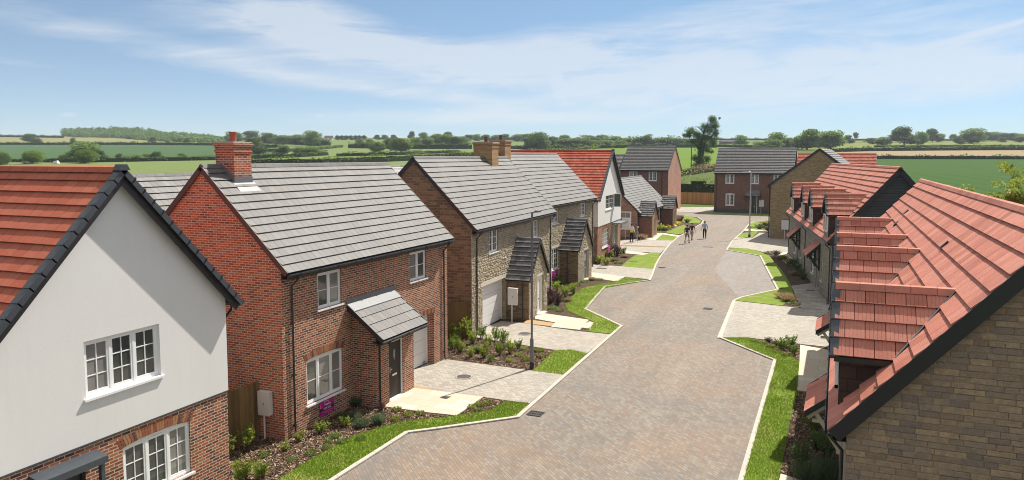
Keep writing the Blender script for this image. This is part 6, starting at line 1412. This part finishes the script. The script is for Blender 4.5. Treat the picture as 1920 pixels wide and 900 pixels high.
lamp(-28.6, 104, 8.0, -.3, 'thin grey street lamp rising behind the bungalow roof', rz=0, r0=.11)
x, y, z = land(1296, 313); Yd = y*cos(TH_)-x*sin(TH_); hp = 50*Yd/F_
root = empty('telegraph_pole', (x, y, z), TH_, label='wooden telegraph pole standing in the vivid green field', cat='telegraph pole')
p = MB(); p.tube([(0, 0, -.3), (0, 0, hp)], [.16, .12], 8); p.obj('pole', M['wood_pole'], root); p = MB(); p.box((-.7, -.06, hp-.5), (.7, .06, hp-.38)); p.obj('crossarm', M['wood_pole'], root)
px_, py_, pz_ = x, y, z+hp-.3
x2, y2 = 60, 250
mbw = MB(); pts = []
for i in range(25):
    t = i/24; pts.append((px_+(x2-px_)*t, py_+(y2-py_)*t, pz_+(height(x2, y2)+9.0-pz_)*t-2.2*4*t*(1-t)*.35))
mbw.tube(pts, .035, 5); tag(mbw.obj('telephone_wire', M['wire']), 'thin telephone wire running right from the telegraph pole', 'wire')
# ---------------------------------------------------------------- far farm buildings
def far_barn(u, v, wpx, hpx, label, roofm, wallm):
    x, y, z = land(u, v); Yd = y*cos(TH_)-x*sin(TH_); s = Yd/F_; L, H = wpx*s, hpx*s; root = empty('farm_building', (x, y, z-.2), TH_, label=label, cat='farm building')
    mb = MB(); mb.box((-L/2, 0, 0), (L/2, L*.4, H*.5)); mb.obj('wall', M[wallm], root)
    r = MB(); r.prism([(-L/2-.3, -.4, H*.5), (-L/2-.3, L*.2, H), (-L/2-.3, L*.4+.4, H*.5)], (L+.6, 0, 0)); r.obj('roof', M[roofm], root)
    w_ = MB(); 
    for k in (-.25, .2): w_.box((L*k-.6, -.05, H*.15), (L*k+.6, -.01, H*.38))
    w_.obj('window', M['glass'], root)
M['far_roof'] = plain('far_dark_roof', (.085, .07, .07), .8, .2); M['far_roof2'] = plain('far_red_roof', (.22, .12, .09), .8, .2)
far_barn(1367, 270, 30, 8, 'low dark roofed barn among the fields right of the ivy tree', 'far_roof', 'brick_dark')
far_barn(616, 263, 15, 9, 'far farmhouse with a pale front on the skyline', 'far_roof2', 'render')
def trough(u, v, Lp, label):
    x, y, z = land(u, v); mb = MB(); L = Lp*hypot(x, y)/F_; mb.hexa([(-L/2, 0, 0), (L/2, 0, 0), (L/2, 1.6, 0), (-L/2, 1.6, 0), (-L/2+.2, .3, .8), (L/2-.4, .3, 1.0), (L/2-.4, 1.4, 1.0), (-L/2+.2, 1.4, .8)]); o = mb.obj('covered_bale', M['white_paint'], None, loc=(x, y, z), rz=TH_); tag(o, label, 'bale')
trough(45, 306.5, 9, 'white covered bale left of the round bush at the field edge'); trough(103, 306.5, 8, 'white covered bale right of the round bush at the field edge')
# ---------------------------------------------------------------- people
def skin_obj(name, nodes, edges, m, parent, sub=1, root=0):
    me = bpy.data.meshes.new(name); me.from_pydata([n[0] for n in nodes], edges, []); o = bpy.data.objects.new(name, me); C.objects.link(o)
    md = o.modifiers.new('skin', 'SKIN'); md.use_smooth_shade = True
    for i, n in enumerate(nodes):
        r = n[1]; r = r if isinstance(r, tuple) else (r, r); me.skin_vertices[0].data[i].radius = r; me.skin_vertices[0].data[i].use_root = (i == root)
    s = o.modifiers.new('sub', 'SUBSURF'); s.levels = sub; s.render_levels = sub
    dg = bpy.context.evaluated_depsgraph_get(); dg.update(); em = bpy.data.meshes.new_from_object(o.evaluated_get(dg)); em.name = name
    em.materials.clear(); em.materials.append(m); em.polygons.foreach_set('use_smooth', [True]*len(em.polygons))
    bpy.data.objects.remove(o); bpy.data.meshes.remove(me); q = bpy.data.objects.new(name, em); C.objects.link(q); q.parent = parent; return q
M['skin'] = plain('skin', (.42, .24, .16), .6, .3, var=.05); M['hair'] = plain('dark_hair', (.02, .015, .012), .7, .3)
def cloth(n, c): M[n] = plain(n, c, .85, .2, var=.1)
cloth('navy_shirt', (.018, .024, .065)); cloth('dark_shirt', (.03, .025, .045)); cloth('blue_shirt', (.30, .40, .56)); cloth('khaki', (.20, .175, .125)); cloth('grey_shorts', (.30, .31, .32)); cloth('black_trousers', (.012, .011, .014)); cloth('white_shirt', (.66, .66, .66)); cloth('hi_vis', (.55, .68, .02)); cloth('charcoal_suit', (.02, .022, .03)); cloth('shoe', (.025, .02, .02))
def person(x, y, rz, label, sc=1.0, legs=((.12, .05), (-.16, -.02)), arms=((-.1, .05), (.12, -.02)), shirt='navy_shirt', trousers='khaki', shorts=False, sleeve=.5, vest=None, lean=0.0, bend=(.1, .1)):
    """faces -y in its own space. legs: (foot forward, knee forward) for the left and right leg; arms: (hand forward, hand out)"""
    root = empty('person', (x, y, .036), rz, label=label, cat='person'); root.scale = (sc, sc, sc)
    N = []; E = []
    def add(p, r, par=None):
        N.append((tuple(p), r)); i = len(N)-1
        if par is not None: E.append((par, i))
        return i
    L = lean; pel = add((0, 0, .95), (.125, .10)); bel = add((0, -.01-L*.2, 1.10), (.125, .10), pel); che = add((0, -L*.6, 1.30), (.145, .11), bel); nk0 = add((0, -L, 1.47), (.075, .07), che); nk = add((0, -L-.01, 1.54), .055, nk0); hd = add((0, -L-.02, 1.64), (.075, .09), nk); tp = add((0, -L-.01, 1.74), (.07, .085), hd)
    add((0, -L-.115, 1.635), .014, hd); add((.082, -L, 1.635), .016, hd); add((-.082, -L, 1.635), .016, hd)
    for s, (ff, kf) in zip((-1, 1), legs):
        hp = add((s*.10, 0, .90), .095, pel); kn = add((s*.11, -(ff*.5+kf)-.02, .50), .058, hp); an = add((s*.11, -ff, .09+max(0, -ff)*.35), .038, kn); add((s*.12, -ff-.07, .045+max(0, -ff)*.15), .04, an); add((s*.125, -ff-.16, .035), .034, len(N)-1)
    for s, (af, ao) in zip((-1, 1), arms):
        sh = add((s*.19, -L, 1.42), .06, nk0); el = add((s*(.24+ao*.5), -L-af*.4+.02, 1.15), .042, sh); wr = add((s*(.25+ao), -L*.5-af, .92), .027, el); pm = add((s*(.255+ao), -L*.5-af-.01, .86), (.036, .02), wr)
        for q, (fx, ln) in enumerate(((-.024, .062), (-.008, .072), (.008, .068), (.024, .055))):
            k1 = add((s*(.255+ao), -L*.5-af-.01+fx, .86-.045), .0085, pm); add((s*(.250+ao), -L*.5-af-.02+fx, .86-.045-ln), .0075, k1)
        k1 = add((s*(.245+ao), -L*.5-af-.045, .84), .0095, pm); add((s*(.235+ao), -L*.5-af-.055, .80), .008, k1)
    skin_obj('body', N, E, M['skin'], root)
    # shirt
    g = [((0, 0, .96), (.145, .118)), ((0, -.01-L*.2, 1.10), (.147, .12)), ((0, -L*.6, 1.30), (.165, .13)), ((0, -L, 1.45), (.10, .09))]; e = [(0, 1), (1, 2), (2, 3)]
    for s, (af, ao) in zip((-1, 1), arms):
        b = len(g); sh = Vector((s*.19, -L, 1.42)); el = Vector((s*(.24+ao*.5), -L-af*.4+.02, 1.15)); wr = Vector((s*(.25+ao), -L*.5-af, .92)); g.append((tuple(sh), .075)); e.append((3, b))
        if sleeve <= .5: g.append((tuple(sh.lerp(el, .75)), .062)); e.append((b, b+1))
        else: g.append((tuple(el), .056)); g.append((tuple(el.lerp(wr, .9)), .04)); e += [(b, b+1), (b+1, b+2)]
    skin_obj('shirt', g, e, M[shirt], root)
    if vest: skin_obj('vest', [((0, 0, .93), (.165, .135)), ((0, -L*.3, 1.10), (.17, .14)), ((0, -L*.7, 1.30), (.185, .148))], [(0, 1), (1, 2)], M[vest], root)
    g = [((0, 0, .97), (.138, .112))]; e = []
    for s, (ff, kf) in zip((-1, 1), legs):
        b = len(g); hp = Vector((s*.10, 0, .88)); kn = Vector((s*.11, -(ff*.5+kf)-.02, .50)); an = Vector((s*.11, -ff, .09+max(0, -ff)*.35)); g.append((tuple(hp), .112)); e.append((0, b))
        if shorts: g.append((tuple(hp.lerp(kn, .9)), .085)); e.append((b, b+1))
        else: g.append((tuple(kn), .074)); g.append((tuple(an), .058)); e += [(b, b+1), (b+1, b+2)]
        sf = MB(); a = Vector((s*.11, -ff, .05+max(0, -ff)*.3)); sf.hexa([(a.x-.045, a.y+.06, a.z-.05), (a.x+.045, a.y+.06, a.z-.05), (a.x+.05, a.y-.20, .0), (a.x-.04, a.y-.20, .0), (a.x-.04, a.y+.05, a.z+.045), (a.x+.04, a.y+.05, a.z+.045), (a.x+.04, a.y-.19, .05), (a.x-.03, a.y-.19, .05)]); sf.obj('shoe', M['shoe'], root)
    skin_obj('shorts' if shorts else 'trousers', g, e, M[trousers], root)
    h = MB(); cx, cy, cz = 0, -L+.012, 1.69; R = (.092, .105, .095); n1, n2 = 10, 6
    for i in range(n2+1):
        ph = pi/2*(i/n2)*1.25
        for j in range(n1): t = 2*pi*j/n1; h.v.append((cx+R[0]*sin(ph)*cos(t), cy+R[1]*sin(ph)*sin(t), cz+R[2]*cos(ph)+(.03 if sin(t) < -.3 and i > 3 else 0)))
    for i in range(n2):
        for j in range(n1): k = (j+1) % n1; h.f.append((i*n1+j, i*n1+k, (i+1)*n1+k, (i+1)*n1+j)); h.m.append(0)
    h.obj('hair', M['hair'], root, smooth=True)
    ey = MB()
    for s in (-1, 1): ey.box((s*.03-.012, -L-.108, 1.645), (s*.03+.012, -L-.095, 1.657))
    ey.obj('eyes', M['black'], root)
    return root
away = pi+.12                          # walking away from the camera
x, y = G(1321, 447.5); person(x, y, away, 'person in a pale blue shirt and black trousers walking alone, rightmost walker', 1.04, legs=((.05, .03), (-.05, .03)), arms=((.05, .05), (-.05, .05)), shirt='blue_shirt', trousers='black_trousers')
x, y = G(1288, 456.5); person(x, y, away-.25, 'person in a navy top and khaki shorts walking, nearest of three walkers', 1.05, legs=((.30, .06), (-.30, .08)), arms=((-.18, .10), (.12, .06)), shirt='navy_shirt', trousers='khaki', shorts=True, lean=.02)
x, y = G(1297, 450.5); person(x, y, away-.3, 'person in a dark top and grey shorts, partly hidden between the other walkers', 1.0, legs=((-.25, .06), (.25, .06)), arms=((.15, .05), (-.1, .16)), shirt='dark_shirt', trousers='grey_shorts', shorts=True, lean=.05)
x, y = G(1184, 455); person(x, y, pi-.5, 'person in a yellow vest over white shirt standing by the bungalow', 1.06, legs=((.06, .02), (-.06, .02)), arms=((.28, -.08), (.30, -.1)), shirt='white_shirt', trousers='black_trousers', vest='hi_vis', sleeve=1, lean=.04)
x, y = G(1210, 441.5); person(x, y, pi/2+.4, 'person in dark clothes leaning in the shade at the bungalow door', 1.02, legs=((.15, .05), (-.2, .02)), arms=((.25, 0), (.1, .02)), shirt='charcoal_suit', trousers='black_trousers', sleeve=1, lean=.12)
x, y = G(1189, 455); s_ = MB(); s_.tube([(0, 0, .036), (0, 0, 1.5)], .02, 6); s_.tube([(0, 0, 1.3), (.35, .2, .036)], .015, 5); s_.tube([(0, 0, 1.3), (-.3, .25, .036)], .015, 5); s_.box((-.08, -.08, 1.5), (.08, .08, 1.66))
tag(s_.obj('survey_tripod', M['steel_light'], None, loc=(x+.35, y, 0)), 'slim tripod standing beside the person in the yellow vest', 'tripod')
